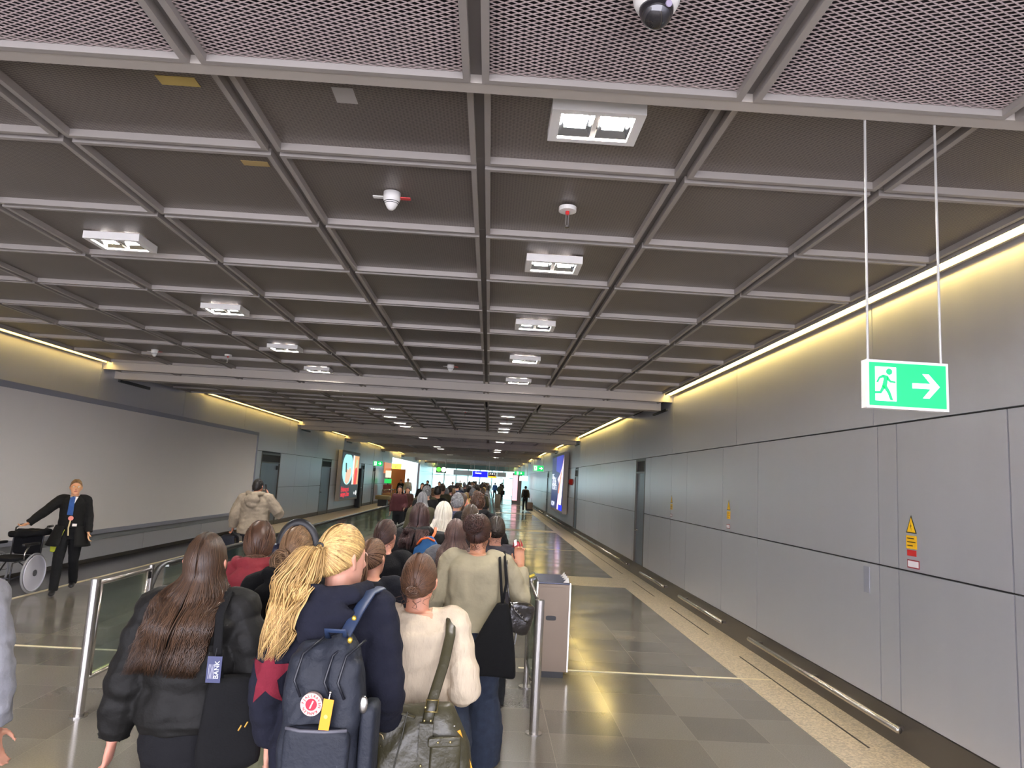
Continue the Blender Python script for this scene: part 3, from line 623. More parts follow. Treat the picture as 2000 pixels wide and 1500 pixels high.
# orange luminous panel reflection source & yellow sign in the bay, distant signs
def board(name, x0, x1, y, z0, z1, col, es, label, texts=(), cat='sign', rods=True):
    r = empty(name, ((x0+x1)/2, y, (z0+z1)/2), label=label, cat=cat); w2, h2 = (x1-x0)/2, (z1-z0)/2
    bm = B(); box(bm, -w2, w2, -0.06, 0.06, -h2, h2); obj('sign_box', bm, glow(col, es) if es else paint(col), r)
    for t, dx, dz, sz, c in texts: text('lettering', t, sz, (dx, -0.066, dz), FACE, glow(c, 1.6), r)
    if rods:
        bm = B()
        for s in (-1, 1): cyl(bm, (s*w2*0.8, 0, h2), (s*w2*0.8, 0, ZC-(z0+z1)/2+0.02), 0.02, 6)
        obj('hanger', bm, M['frame'], r)
    return r
board('overhead_sign', -3.6, -1.7, 72, 2.35, 2.85, (120, 126, 128), 0, 'grey blank overhead sign far down the hall, left part')
board('overhead_sign', -1.68, -0.15, 72, 2.25, 2.85, (20, 20, 215), 1.0, 'blue overhead sign at the far end of the hall', [('Gates', -0.2, 0.1, 0.28, (240, 240, 255))])
board('overhead_sign', -0.13, 0.75, 72, 2.3, 2.82, (36, 36, 34), 0, 'black and yellow overhead sign right of the blue one', [('A B C', 0, 0.08, 0.22, (240, 240, 240))])
o = bpy.data.objects[bpy.data.objects[-1].name] if False else None
board('overhead_sign', 0.77, 1.7, 72, 2.4, 2.85, (126, 132, 134), 0, 'grey blank overhead sign far down the hall, right part')
board('overhead_sign', -0.1, 0.72, 71.8, 2.24, 2.4, (250, 185, 20), 1.1, 'yellow strip sign under the black overhead sign')
board('overhead_sign', -4.75, -3.85, 64, 2.42, 2.95, (70, 84, 60), 0, 'dark hanging sign with green and white round symbols, left of the blue sign', [('●', -0.22, 0.0, 0.55, (90, 210, 60)), ('●', 0.22, 0.0, 0.6, (245, 250, 245))])
board('bay_sign', -12.6, -9.0, 74, 2.5, 3.3, (225, 250, 250), 1.3, 'long white luminous sign in the bright left opening', [('A', -0.6, 0, 0.6, (80, 210, 190))])
board('bay_sign', -9.9, -8.9, 72.5, 2.35, 3.15, (250, 170, 20), 1.1, 'yellow square sign in the bright left opening', [('B', 0, 0.1, 0.5, (90, 60, 10))])
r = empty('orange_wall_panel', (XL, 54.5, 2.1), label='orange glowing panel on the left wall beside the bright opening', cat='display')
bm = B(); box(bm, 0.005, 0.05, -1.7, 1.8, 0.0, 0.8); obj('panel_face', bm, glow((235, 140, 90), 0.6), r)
# pink column display, ticket machines
r = empty('column_display', (2.6, 66, 0), label='tall pink and grey column display far down on the right', cat='display')
bm = B(); rbox(bm, (0.0, 0.2, 1.4), (1, 0, 0), (0, 1, 0), (0, 0, 1), 0.42, 0.3, 1.39, 0.03, 8); obj('column', bm, paint((140, 130, 130)), r)
bm = B(); box(bm, -0.4, 0.05, -0.12, -0.105, 0.3, 2.6); obj('screen', bm, glow((250, 190, 200), 1.2), r)
for i, (x, y, z) in enumerate(((1.9, 80, 2.4), (2.9, 60, 2.3), (2.3, 78, 2.7))):
    board('wall_sign', x-0.35, x+0.35, y, z-0.2, z+0.2, (235, 250, 250), 1.3, ['small white luminous sign at the far right, beyond the column display', 'white luminous sign above the pink column', 'highest small white sign at the far right'][i])
r = empty('standing_bin', (0.75, 55, 0), label='small beige bin standing on the open floor far right of the queue', cat='bin')
bm = B(); tube(bm, [(0, 0, 0), (0, 0, 0.9), (0, 0, 1.0)], [0.22, 0.22, 0.18], 20); obj('body', bm, paint((190, 180, 165)), r, smooth=True)
bm = B(); tube(bm, [(0, 0, 0.99), (0, 0, 1.03)], [0.15, 0.15], 20); obj('lid', bm, M['black'], r)
# trolley area on the left
r = empty('information_stand', (-7.2, 51.5, 0), label='small information stand with green and white displays at the left opening', cat='stand')
bm = B(); box(bm, -0.3, 0.3, -0.1, 0.1, 0, 1.3); obj('cabinet', bm, paint((130, 60, 50)), r)
bm = B(); box(bm, -0.03, 0.03, -0.03, 0.03, 1.3, 2.3); obj('pole', bm, M['black'], r)
bm = B(); box(bm, -0.25, 0.25, -0.06, 0.0, 1.4, 1.72); obj('green_display', bm, glow((40, 190, 90), 1), r)
bm = B(); box(bm, -0.2, 0.2, -0.06, 0.0, 1.8, 2.3); obj('white_display', bm, glow((240, 230, 200), 1), r)
r = empty('orange_panel', (-7.3, 57.5, 0), label='tall orange standing panel in the bright opening', cat='panel')
bm = B(); box(bm, -0.6, 0.6, -0.05, 0.05, 0.02, 2.5); obj('panel_body', bm, paint((200, 115, 50)), r)
bm = B(); box(bm, -0.5, 0.5, -0.25, 0.25, 0, 0.02); obj('foot', bm, M['black'], r)
def cart(x, y, label, rz=0):
    r = empty('luggage_cart', (x, y, 0), rz, label=label, cat='luggage cart', group='nested luggage carts')
    bm = B()
    for s in (-1, 1): tube(bm, [(s*0.27, 0.45, 0.12), (s*0.28, -0.35, 0.14), (s*0.28, -0.42, 0.95), (s*0.28, -0.5, 1.02)], 0.02, 8)
    tube(bm, [(-0.28, -0.5, 1.02), (0.28, -0.5, 1.02)], 0.022, 8); tube(bm, [(-0.27, 0.45, 0.12), (0.27, 0.45, 0.12)], 0.02, 8); obj('frame', bm, M['steel'], r, smooth=True)
    bm = B(); box(bm, -0.25, 0.25, -0.4, -0.36, 0.5, 0.8); obj('basket', bm, paint((170, 120, 70)), r)
    bm = B(); box(bm, -0.25, 0.25, -0.33, 0.43, 0.14, 0.16); obj('deck', bm, paint((150, 140, 130)), r)
    for a, b_ in ((-0.24, -0.3), (0.24, -0.3), (0, 0.4)):
        bm = B(); cyl(bm, (a-0.015, b_, 0.055), (a+0.015, b_, 0.055), 0.055, 12); obj('wheel', bm, M['black'], r)
for i in range(4): cart(-6.75+0.0*i, 47.6+0.95*i, ['luggage cart nearest the camera in the nested row by the left opening', 'second luggage cart of the nested row', 'third luggage cart of the nested row', 'rearmost luggage cart of the nested row'][i], 0.25)
r = empty('padded_seat', (-6.7, 46.3, 0), label='low beige padded seat with black front by the luggage carts', cat='seat')
bm = B(); rbox(bm, (0, 0, 0.55), (1, 0, 0), (0, 1, 0), (0, 0, 1), 0.5, 0.35, 0.14, 0.25, 4); obj('cushion', bm, cloth((190, 175, 130)), r, smooth=True)
bm = B(); box(bm, -0.28, 0.28, -0.3, 0.3, 0, 0.42); obj('base', bm, M['black'], r)
# ================================================================== people
rs = np.random.RandomState(3)
_W = [(rs.randn(3)*k, rs.rand()*6.28, a) for k, a in ((9, 1.0), (11, 1.0), (17, .6), (21, .6), (33, .35), (41, .3))]
def bake(bm, name, mats, parent, vox, smooth=2, wr=0.0, wstretch=(1, 1, 1), extra=None, seed=0, **k):
    me = bpy.data.meshes.new('t'); bm.to_mesh(me); bm.free(); o = bpy.data.objects.new('t', me); COL.objects.link(o)
    m = o.modifiers.new('r', 'REMESH'); m.mode = 'VOXEL'; m.voxel_size = vox
    if smooth: s = o.modifiers.new('s', 'SMOOTH'); s.iterations = smooth; s.factor = 0.5
    dg = bpy.context.evaluated_depsgraph_get(); ev = o.evaluated_get(dg); m2 = bpy.data.meshes.new_from_object(ev)
    bpy.data.objects.remove(o); bpy.data.meshes.remove(me)
    if wr:
        n = len(m2.vertices); co = np.empty(n*3, 'f'); m2.vertices.foreach_get('co', co); no = np.empty(n*3, 'f'); m2.vertices.foreach_get('normal', no)
        c = co.reshape(-1, 3); q = c*np.array(wstretch)+seed*1.37; q = q+0.03*np.sin(q[:, [1, 2, 0]]*23)
        d = sum(a*np.sin(q@kv+ph) for kv, ph, a in _W)/2.2; d = np.sign(d)*np.abs(d)**0.8
        co = (c+no.reshape(-1, 3)*(d*wr)[:, None]).ravel(); m2.vertices.foreach_set('co', co)
    if extra:
        b2 = B(); b2.from_mesh(m2); extra(b2); b2.to_mesh(m2); b2.free()
    return mobj(name, m2, mats, parent, None, True, **k)
PZ = [0.0, 0.78, 0.84, 0.92, 1.00, 1.07, 1.15, 1.25, 1.34, 1.40, 1.44, 1.47, 1.6]
PA = [.15, .155, .165, .165, .145, .128, .132, .148, .155, .135, .095, .062, .05]
PB = [.10, .105, .112, .115, .105, .096, .10, .112, .112, .096, .072, .058, .052]
PO = [0, 0, -.008, -.012, -.004, 0.004, 0.004, 0, -.006, -.010, -.012, -.008, 0]
def prof(z): return np.interp(z, PZ, PA), np.interp(z, PZ, PB), np.interp(z, PZ, PO)
EX, EY, EZ = Vector((1, 0, 0)), Vector((0, 1, 0)), Vector((0, 0, 1))
def dens(pts, rad, step=0.03):
    P, Q = [], []
    for (a, b_), (ra, rb) in zip(zip(pts, pts[1:]), zip(rad, rad[1:])):
        a, b_ = Vector(a), Vector(b_); m = max(1, int((b_-a).length/step))
        for i in range(m): t = i/m; P.append(a.lerp(b_, t)); Q.append(ra+(rb-ra)*t)
    P.append(Vector(pts[-1])); Q.append(rad[-1]); return P, Q
def puff(P, Q, pitch, amt):
    s = 0; out = []
    for i, p in enumerate(P):
        if i: s += (p-P[i-1]).length
        out.append(Q[i]*(1-amt+amt*1.6*abs(math.sin(PI*s/pitch))**0.6))
    return out
def hand_geo(bm, wr, d, nrm, curl=0.35, size=1.0, thumb=1):
    d = Vector(d).normalized(); nrm = Vector(nrm); nrm = (nrm-d*nrm.dot(d)).normalized(); side = d.cross(nrm)*thumb
    wr = Vector(wr); S = size
    tube(bm, [wr-d*0.02, wr+d*0.02*S, wr+d*0.055*S, wr+d*0.092*S], [(0.026, 0.019), (0.032*S, 0.017*S), (0.039*S, 0.016*S), (0.037*S, 0.013*S)], 12, up=side)
    for i, (o, L) in enumerate(((0.030, .068), (0.010, .076), (-0.010, .071), (-0.029, .055))):
        p = wr+d*0.085*S+side*o*S; a = curl*0.5; pts = [p-d*0.012]; q = p
        for j, fr in enumerate((0.42, 0.32, 0.26)):
            dirn = (d*math.cos(a)-nrm*math.sin(a)+side*o*1.2).normalized(); pts.append(q); q = q+dirn*L*fr*S*1.1; a += curl*(1.0+0.1*i)
        pts.append(q); tube(bm, pts, [.0095*S, .0095*S, .0088*S, .008*S, .0062*S], 8)
    p = wr+d*0.02*S+side*0.026*S
    tube(bm, [p-side*0.01, p+(side*.8+d*.6-nrm*.3).normalized()*0.032*S, p+(side*.75+d*.9-nrm*.5).normalized()*0.06*S, p+(side*.55+d*1.0-nrm*.6).normalized()*0.085*S], [.013*S, .0115*S, .0098*S, .0075*S], 8)
def head_geo(bm, hc, R_):
    def T(x, y, z): return hc+R_@Vector((x, y, z))
    ex, ey = R_@EX, R_@EY
    sec = [(-.116, .026, .030, .050), (-.098, .046, .050, .034), (-.065, .060, .076, .014), (-.025, .070, .092, .002), (.02, .076, .097, -.003), (.055, .069, .088, -.004), (.085, .054, .068, -.004), (.104, .034, .042, -.003), (.114, .012, .015, -.003)]
    loft(bm, [ring_pts(T(0, yo, z), ex, ey, a, b_, 18, 2.1) for z, a, b_, yo in sec])
    tube(bm, [T(0, .088, .012), T(0, .100, -.012), T(0, .112, -.034), T(0, .100, -.044)], [.008, .010, .014, .010], 8)
    for s in (-1, 1):
        tube(bm, [T(s*.072, .005, -.035), T(s*.080, -.005, -.015), T(s*.084, -.014, .008), T(s*.078, -.006, .022)], [(.006, .011), (.008, .014), (.008, .017), (.006, .011)], 8)
    tube(bm, [T(-.018, .090, -.066), T(0, .097, -.065), T(.018, .090, -.066)], [.006, .008, .006], 6)
    tube(bm, [T(-.035, .080, .026), T(-.015, .089, .024), T(.015, .089, .024), T(.035, .080, .026)], [.006, .008, .008, .006], 6)
def lock(bm, pts, wd, th, tl, tint, normal_from, n=4):
    """flat tapered strand"""
    L = len(pts); rings = []
    for i, p in enumerate(pts):
        d = (pts[min(i+1, L-1)]-pts[max(i-1, 0)])
        if d.length < 1e-6: d = Vector((0, 0, -1))
        d.normalize(); nn = (p-normal_from); nn.z *= 0.4; nn = nn-d*nn.dot(d)
        nn = nn.normalized() if nn.length > 1e-5 else d.orthogonal().normalized(); s = d.cross(nn); t = i/(L-1); k = min(1, 0.35+4*t)*max(0.08, 1-t**6 if L > 3 else 1)
        rings.append([p+s*wd*k, p+nn*th*k, p-s*wd*k, p-nn*th*k])
    vs = loft(bm, rings)
    for r_ in vs:
        for v in r_: v[tl] = tint
def hairline(a):   # direction on the head at azimuth a (0 front, pi back)
    return Vector((math.sin(a), math.cos(a), 0.02+0.60*math.cos(a)-0.12*(1-abs(math.cos(a))))).normalized()
def ell(u, k=1.0): return Vector((u.x*.0775*k, u.y*.0985*k-0.003, u.z*.1195*k))
def hair(style, hc, R_, parent, mat, o, s, seed=1, surf=None):
    bv = None
    if surf is not None: me = surf.data; bv = BVHTree.FromPolygons([v.co for v in me.vertices], [p.vertices[:] for p in me.polygons])
    def push(p, ex):
        if bv is None or p.z > 1.49 or p.y > .05: return p
        h = bv.ray_cast(Vector((p.x*s, -.8, p.z*s)), Vector((0, 1, 0)))
        if h[0] is not None and p.y > h[0].y/s-.006-ex: return Vector((p.x, h[0].y/s-.006-ex, p.z))
        return p
    W = .5 if o.get('fine', 1) > 1 else .8; FN = 2.6 if o.get('fine', 1) > 1 else 1.2
    r = random.Random(seed); bm = B(); tl = bm.verts.layers.float.new('tint')
    T = lambda v: hc+R_@v
    fine = o.get('fine', 1.0)*FN
    # cap
    nu, nv = 28, 12
    for lo in range(1):
        vs = []
        for i in range(nu):
            a = 2*PI*i/nu; u1 = hairline(a); top = Vector((0, -0.1, 1)).normalized(); row = []
            for j in range(nv+1):
                u = u1.lerp(top, j/nv).normalized(); k = 1.03+0.035*min(1, j/2)+o.get('vol', 0)*min(1, j/3); row.append(bm.verts.new(T(ell(u, k))))
            for v in row: v[tl] = 0.3
            vs.append(row)
        for i in range(nu):
            for j in range(nv): bm.faces.new((vs[i][j], vs[(i+1) % nu][j], vs[(i+1) % nu][j+1], vs[i][j+1]))
    V = o.get('vol', 0)
    if style in ('pony', 'bun'):
        tie = Vector(o.get('tie', (0, -.93, .30))).normalized(); n = int(230*fine)
        for i in range(n):
            a = 2*PI*(i+r.random())/n; lift = r.random()**1.5*0.9
            u0 = hairline(a).lerp(Vector((0, -.1, 1)), lift*0.5).normalized(); side = 1 if u0.x > 0 else -1
            mid = (u0+tie*0.9+Vector((side*0.25, 0, 0.12 if u0.y > -.3 else -0.1))).normalized(); pts = []
            for j in range(9):
                t = j/8; u = (u0*(1-t)**2+mid*2*t*(1-t)+tie*t*t).normalized(); k = 1.06+V+0.03*math.sin(PI*t)+0.014*r.random()+0.03*t
                pts.append(T(ell(u, k)))
            lock(bm, pts, 0.0055*W, 0.003*W, tl, r.random(), hc)
        tp = T(ell(tie, 1.12)); out = R_@Vector((tie.x, tie.y, 0)).normalized()
        if style == 'pony':
            L = o.get('len', .3); sway = R_@Vector(o.get('sway', (0, 0, 0))); n = int(130*fine); wv = o.get('wave', .012); sp = o.get('spread', .05)
            for i in range(n):
                cl = r.randrange(7); ax, ay = (cl-3)/4+r.gauss(0, .16), r.gauss(0, .5); ph = cl*.7+r.random()*0.25; ll = L*(1-0.4*r.random()**1.5); pts = []
                for j in range(15):
                    t = j/14; z = -ll*t**1.15+0.02*math.sin(min(1, t*4)*PI)*1; f = min(1, t*2.2)
                    off = out*(0.012+0.055*math.sin(min(1, t*1.7)*PI/2)*o.get('pop', 1))+sway*(t**1.5)
                    w_ = (0.25+f*0.75)*sp*(1-0.75*max(0, t-.4)/.6)
                    pts.append(tp+off+Vector((ax*w_*0.7+wv*math.sin(7*t+ph*3+ax*2)*t, ay*w_*0.45, z)))
                ex = r.random()*.03; pts = [push(p, ex) for p in pts]; lock(bm, pts, 0.0065*W, 0.0035*W, tl, r.random(), tp-out*0.1)
            tube(bm, [tp+out*0.004+Vector((0.016*math.cos(t), 0, 0.016*math.sin(t))) for t in np.linspace(0, 2*PI, 14, endpoint=False)], 0.004, 6, closed=True, mi=1)
        else:
            br = o.get('bun', .042); bc = tp+out*br*0.55+R_@Vector(o.get('boff', (0, 0, 0))); sq = o.get('bsq', (1, .8, 1))
            for i in range(int(70*fine)):
                ax = Vector((r.gauss(0, 1), r.gauss(0, 1)*0.5+1.0*(1 if r.random() < .5 else -1), r.gauss(0, 1))).normalized(); e1 = ax.orthogonal().normalized(); e2 = ax.cross(e1); st = r.random()*6; pts = []
                rad = br*(0.55+0.45*r.random()); sh = ax*br*r.uniform(-.5, .5); arc = r.uniform(2.5, 5.5)
                for j in range(10):
                    t = st+arc*j/9; v = (e1*math.cos(t)+e2*math.sin(t))*rad*(1-.0*j)+sh; v = Vector((v.x*sq[0], v.y*sq[1], v.z*sq[2])); pts.append(bc+v)
                lock(bm, pts, 0.007*W, 0.004*W, tl, r.random(), bc)
            for i in range(o.get('wisps', 10)):
                a = PI+r.uniform(-1.6, 1.6); p0 = T(ell(hairline(a), 1.03)); pts = [p0+Vector((r.uniform(-1, 1)*.01*t, -0.01*t, -0.012*t)) for t in range(5)]
                lock(bm, pts, 0.0012, 0.0009, tl, r.random(), hc)
    elif style in ('long', 'bob'):
        L = o.get('len', .4); n = int((340 if style == 'long' else 240)*fine); sway = R_@Vector(o.get('sway', (0, 0, 0))); dep = o.get('depth', .16); wid = o.get('width', .15); wv = o.get('wave', .01)
        zsh = 1.43-hc.z   # shoulder level relative to the head
        for i in range(n):
            s_ = 1 if r.random() < .5 else -1; y = r.uniform(-1.0, .72); back = max(0, -y)
            ptop = Vector((s_*0.05, y*0.8, 1-0.25*y*y-0.35*back*back)).normalized()
            aend = s_*(PI*(0.40+0.60*((0.72-y)/1.72)**0.8*r.uniform(.86, 1.0)))       # azimuth where it leaves the skull
            ue = Vector((math.sin(aend), math.cos(aend), -0.30)).normalized()
            k0 = 1.07+V+0.03*r.random(); pts = []
            for j in range(7):
                t = j/6; u = ptop.lerp(ue, t).normalized(); pts.append(T(ell(u, k0)))
            p0 = pts[-1]-hc; tip = -p0.z+0; ll = L*(1-0.22*r.random()**2); m = 12; base = Vector((math.sin(aend), math.cos(aend), 0))
            ph = r.random()*6; dz0 = p0.z
            for j in range(1, m+1):
                t = j/m; z = dz0-ll*t; f = min(1, max(0, (dz0-z)/max(.05, dz0-zsh))); f = f*f*(3-2*f)
                kx = (1-f)*.086*(1+V)+f*wid*(0.75+.25*r.random() if style == 'long' else 1); ky = (1-f)*.108*(1+V)+f*dep
                if style == 'bob': kx = .088*(1+V)+.045*t*o.get('flare', 1); ky = .108*(1+V)+.035*t*o.get('flare', 1)
                v = R_@Vector((base.x*kx, base.y*ky if base.y < 0 else base.y*ky*0.7, 0)); v.z = z
                v += sway*(t**1.3)+Vector((wv*math.sin(5*t+ph), wv*.6*math.cos(4*t+ph), 0))*t; pts.append(hc+v)
            ex = r.random()*.02; pts = pts[:7]+[push(p, ex) for p in pts[7:]]; lock(bm, pts, 0.0075*W, 0.0035*W, tl, r.random(), hc-Vector((0, 0, .3)))
    else:  # short
        n = int(o.get('n', 260)*fine); L = o.get('len', .03)
        for i in range(n):
            a = r.random()*2*PI; u0 = hairline(a).lerp(Vector((0, -.1, 1)), r.random()).normalized(); tip = (u0+Vector((r.gauss(0, .25), -.35+r.gauss(0, .2), -.3+r.gauss(0, .2)))).normalized(); pts = []
            for j in range(5):
                t = j/4; u = u0.lerp(tip, t*L*9).normalized(); pts.append(T(ell(u, 1.06+V+0.05*math.sin(PI*t)*(L*14)+0.01*r.random())))
            lock(bm, pts, 0.007, 0.004, tl, r.random(), hc)
    bmesh.ops.scale(bm, vec=(s, s, s), verts=bm.verts)
    return obj('hair', bm, [mat, o.get('tiem', M['black'])], parent, smooth=True)
ARM = dict(hang=((.225, -.015, 1.13), (.245, .045, .89)), bent=((.225, -.03, 1.13), (.19, .16, 1.02)), up=((.24, .02, 1.14), (.20, .19, 1.24)), pocket=((.24, -.05, 1.13), (.19, .07, .96)), phone=((.27, .02, 1.18), (.13, .10, 1.47)), back=((.24, -.09, 1.14), (.27, -.10, .90)))
def person(x, y, h, label, yaw=0, head=(0, 0), arms=('hang', 'hang'), legs='stand', top=None, bottom=None, hairo=None, skin=(205, 150, 125), bulk=1.0, near=1, curl=(.4, .4), face=False, shoes=(40, 38, 38), group=None, hands=(None, None), lean=0.0):
    """x,y feet, h height, yaw turn; local frame: +y is the way the person faces"""
    s = h/1.70; root = empty('person', (x, y, 0.012), yaw, label=label, cat='person', group=group)
    vox = {2: .006, 1: .009, 0: .016}[near]; sk = skin_mat(skin); top = top or {}; bottom = bottom or {}
    Lg = {'stand': ((0.02, 0.0), (0.0, 0.0)), 'walk': ((0.16, 0.24), (-.03, -.24)), 'walk2': ((-.03, -.22), (0.15, 0.22)), 'step': ((.06, .08), (-.01, -.10))}[legs]
    arm = []
    for i, sd in enumerate((-1, 1)):
        a = arms[i]; e, w_ = ARM[a] if isinstance(a, str) else a
        arm.append((Vector((sd*.165*bulk, -.01, 1.395)), Vector((sd*e[0], e[1], e[2])), Vector((sd*w_[0], w_[1], w_[2]))))
    leg = []
    for i, sd in enumerate((-1, 1)):
        ky, fy = Lg[i]; lift = 0.05 if fy < -.15 else 0.0
        leg.append((Vector((sd*.088, 0, .90)), Vector((sd*.095, ky+.02, .49)), Vector((sd*.10, fy-.02, .09+lift)), lift))
    hc = Vector((0, .012+lean, 1.578)); R_ = Matrix.Rotation(head[0], 3, 'Z') @ Matrix.Rotation(head[1], 3, 'X')
    # --- body
    bm = B()
    loft(bm, [ring_pts(Vector((0, prof(z)[2], z)), EX, EY, prof(z)[0]*bulk, prof(z)[1]*bulk, 16) for z in (.80, .86, .93, 1.0, 1.08, 1.16, 1.26, 1.35, 1.41, 1.445)])
    tube(bm, [(0, -.012, 1.38), (0, -.004, 1.46), (0, .006+lean, 1.56)], [.062, .054, .054], 14)
    head_geo(bm, hc, R_)
    for i, (a, e, w_) in enumerate(arm):
        tube(bm, [Vector((a.x*.5, -.01, 1.40)), a, a.lerp(e, .5), e, e.lerp(w_, .45), w_], [.05, .052, .043, .037, .036, .024], 12)
        d = (w_-e).normalized() if hands[i] is None else Vector(hands[i][0]); nr = Vector((-1 if i else 1, 0, 0)) if hands[i] is None else Vector(hands[i][1])
        hand_geo(bm, w_, d, nr if hands[i] is not None else -nr*-1, curl[i], 1.0, 1 if (i == 1) == (hands[i] is None) or hands[i] is not None else -1)
    for hp, kn, an, lf in leg:
        tube(bm, [hp, hp.lerp(kn, .5), kn, kn.lerp(an, .4), an], [.085, .07, .053, .05, .036], 12)
        tube(bm, [an+Vector((0, -.03, -.03)), an+Vector((0, .06, -.05)), an+Vector((0, .15, -.065))], [(.035, .035), (.04, .03), (.036, .016)], 10, up=(1, 0, 0))
    for v in bm.verts: v.co *= s
    ex = None; mats = [sk]
    if face:
        mats = [sk, paint((240, 238, 235), .2), paint((60, 40, 30), .2), paint((180, 90, 85), .5)]
        def ex(b2):
            T = lambda q: (hc+R_@Vector(q))*s
            for sd in (-1, 1): ball(b2, T((sd*.031, .080, .004)), .012*s, n=10, mi=1); ball(b2, T((sd*.031, .0895, .004)), .0055*s, n=8, mi=2)
            tube(b2, [T((-.022, .091, -.066)), T((0, .101, -.064)), T((.022, .091, -.066))], [.003*s, .006*s, .003*s], 8, mi=3)
    bake(bm, 'body', mats, root, vox, 2, extra=ex)
    # --- trousers
    t = bottom.get('t', .014); wide = bottom.get('wide', 1.0); hem = bottom.get('hem', .06); bm = B()
    loft(bm, [ring_pts(Vector((0, prof(z)[2], z)), EX, EY, prof(z)[0]*bulk+t, prof(z)[1]*bulk+t, 16) for z in (.80, .84, .90, .96, 1.0)])
    for hp, kn, an, lf in leg:
        e = kn.lerp(an, (kn.z-hem-lf)/(kn.z-an.z)); P, Q = dens([hp, hp.lerp(kn, .5), kn, kn.lerp(e, .5), e], [.088+t, .078+t, .058+t+.02*(wide-1), (.055+t)*wide, (.047+t)*wide], .05); tube(bm, P, Q, 14)
    for v in bm.verts: v.co *= s
    bake(bm, 'trousers', bottom.get('mat', cloth((40, 42, 48))), root, vox*1.3, 3, .004*s if near else 0, (1, 1, 1.8), seed=x)
    # --- shoes
    for hp, kn, an, lf in leg:
        bm = B(); c = an*1.0
        tube(bm, [c+Vector((0, -.065, -.045)), c+Vector((0, -.02, -.04)), c+Vector((0, .06, -.052)), c+Vector((0, .14, -.064)), c+Vector((0, .175, -.068))], [(.028, .035), (.037, .045), (.043, .034), (.042, .024), (.028, .016)], 12, up=(1, 0, 0))
        tube(bm, [c+Vector((0, -.03, -.04)), c+Vector((0, -.02, .01))], [.042, .04], 12)
        for v in bm.verts: v.co = v.co*s
        obj('shoe', bm, paint(shoes, .5), root, smooth=True)
    # --- upper garments
    def garment(nm, g, kk=1.0):
        t = g.get('t', .02)*kk; hem = g.get('hem', .92); bm = B(); pf = g.get('puff', 0); pitch = g.get('pitch', .09); top_z = g.get('topz', 1.445)
        zs = list(np.arange(hem, top_z-.01, .018))+[top_z]; rings = []
        for z in zs:
            a, b_, yo = prof(z); a, b_ = a*bulk, b_*bulk; tt = t*(1 if z < 1.36 else max(.35, 1-(z-1.36)/.12)); fl = g.get('flare', 0)*max(0, 1.05-z)
            m = 1+(pf*1.5*(abs(math.sin(PI*(z-hem)/pitch))**.6-.6) if pf and z < 1.38 else 0)
            if pf and z < hem+.03: m *= .93
            wst = g.get('box', .5)*max(0, prof(1.28)[0]*bulk-a)*(1 if z < 1.25 else 0)
            rings.append(ring_pts(Vector((0, yo-(.01 if pf else 0), z)), EX, EY, (a+tt+wst+fl)*m, (b_+tt+wst*.5+fl)*m, 24, 2.3))
        loft(bm, rings)
        ar = g.get('arm', .018); se = g.get('sleeve', .97)
        for i, (a, e, w_) in enumerate(arm):
            wend = e.lerp(w_, se) if se > 0 else e
            P, Q = dens([Vector((a.x*.35, -.012, 1.415)), Vector((a.x*.8, -.012, 1.402)), a+Vector((0, 0, -.01)), a.lerp(e, .5), e, e.lerp(wend, .5), wend], [.045+ar*.4, .052+ar*.8, .056+ar, .048+ar, .044+ar, .038+ar, .030+ar*.9], .014)
            if pf: Q = puff(P, Q, pitch*.9, pf*1.2)
            tube(bm, P, Q, 14)
        if g.get('collar'):
            c = g['collar']; tube(bm, [(0, -.01, 1.42), (0, -.005, 1.42+c)], [.075, .068], 16)
        if g.get('hood'):
            k = g['hood']; hy = -t*1.1-.012
            tube(bm, [(.05*k, .085, 1.41), (.088*k, .045, 1.45), (.10*k, -.03, 1.475), (.08*k, -.10+hy*.6, 1.475), (0, -.13+hy*.8, 1.46), (-.08*k, -.10+hy*.6, 1.475), (-.10*k, -.03, 1.475), (-.088*k, .045, 1.445), (-.05*k, .085, 1.41)], [.018, .026, .032, .036, .040, .036, .032, .026, .018], 12)
            for q in ((0, -.125+hy, 1.385, .115*k, .05, .062*k), (0, -.125+hy, 1.33, .08*k, .04, .07*k)): ball(bm, q[:3], q[3], q[4], q[5], 14)
        for v in bm.verts: v.co *= s
        return bake(bm, nm, g['mat'], root, g.get('vox', vox*1.25), 2, g.get('wr', .005)*s if near else 0, g.get('ws', (1, 1, 1.6)), seed=y)
    gs = {}
    gs['top'] = garment(top.get('name', 'jacket'), top)
    if top.get('under'): garment('shirt', top['under'], 1)
    # --- hair
    if hairo: hair(hairo['style'], hc, R_, root, hairo['mat'], hairo, s, int(x*100+y*7), gs['top'] if near else None)
    return dict(root=root, s=s, hc=hc, R=R_, top=gs['top'], arm=arm, yaw=yaw, x=x, y=y)
def local(P, v): # model-space point of a person -> world
    return Matrix.Translation((P['x'], P['y'], 0.012)) @ Matrix.Rotation(P['yaw'], 4, 'Z') @ (Vector(v)*P['s'])
def thing_on(P, name, c, **k):
    """empty at model-space point c of person P; returns (root, f) where f maps model-space points to the thing's local frame"""
    r = empty(name, local(P, c), P['yaw'], **k); c = Vector(c); s = P['s']
    return r, (lambda v: (Vector(v)-c)*s)
def xf(bm, f, s=1):
    for v in bm.verts: v.co = f(v.co)
    return bm
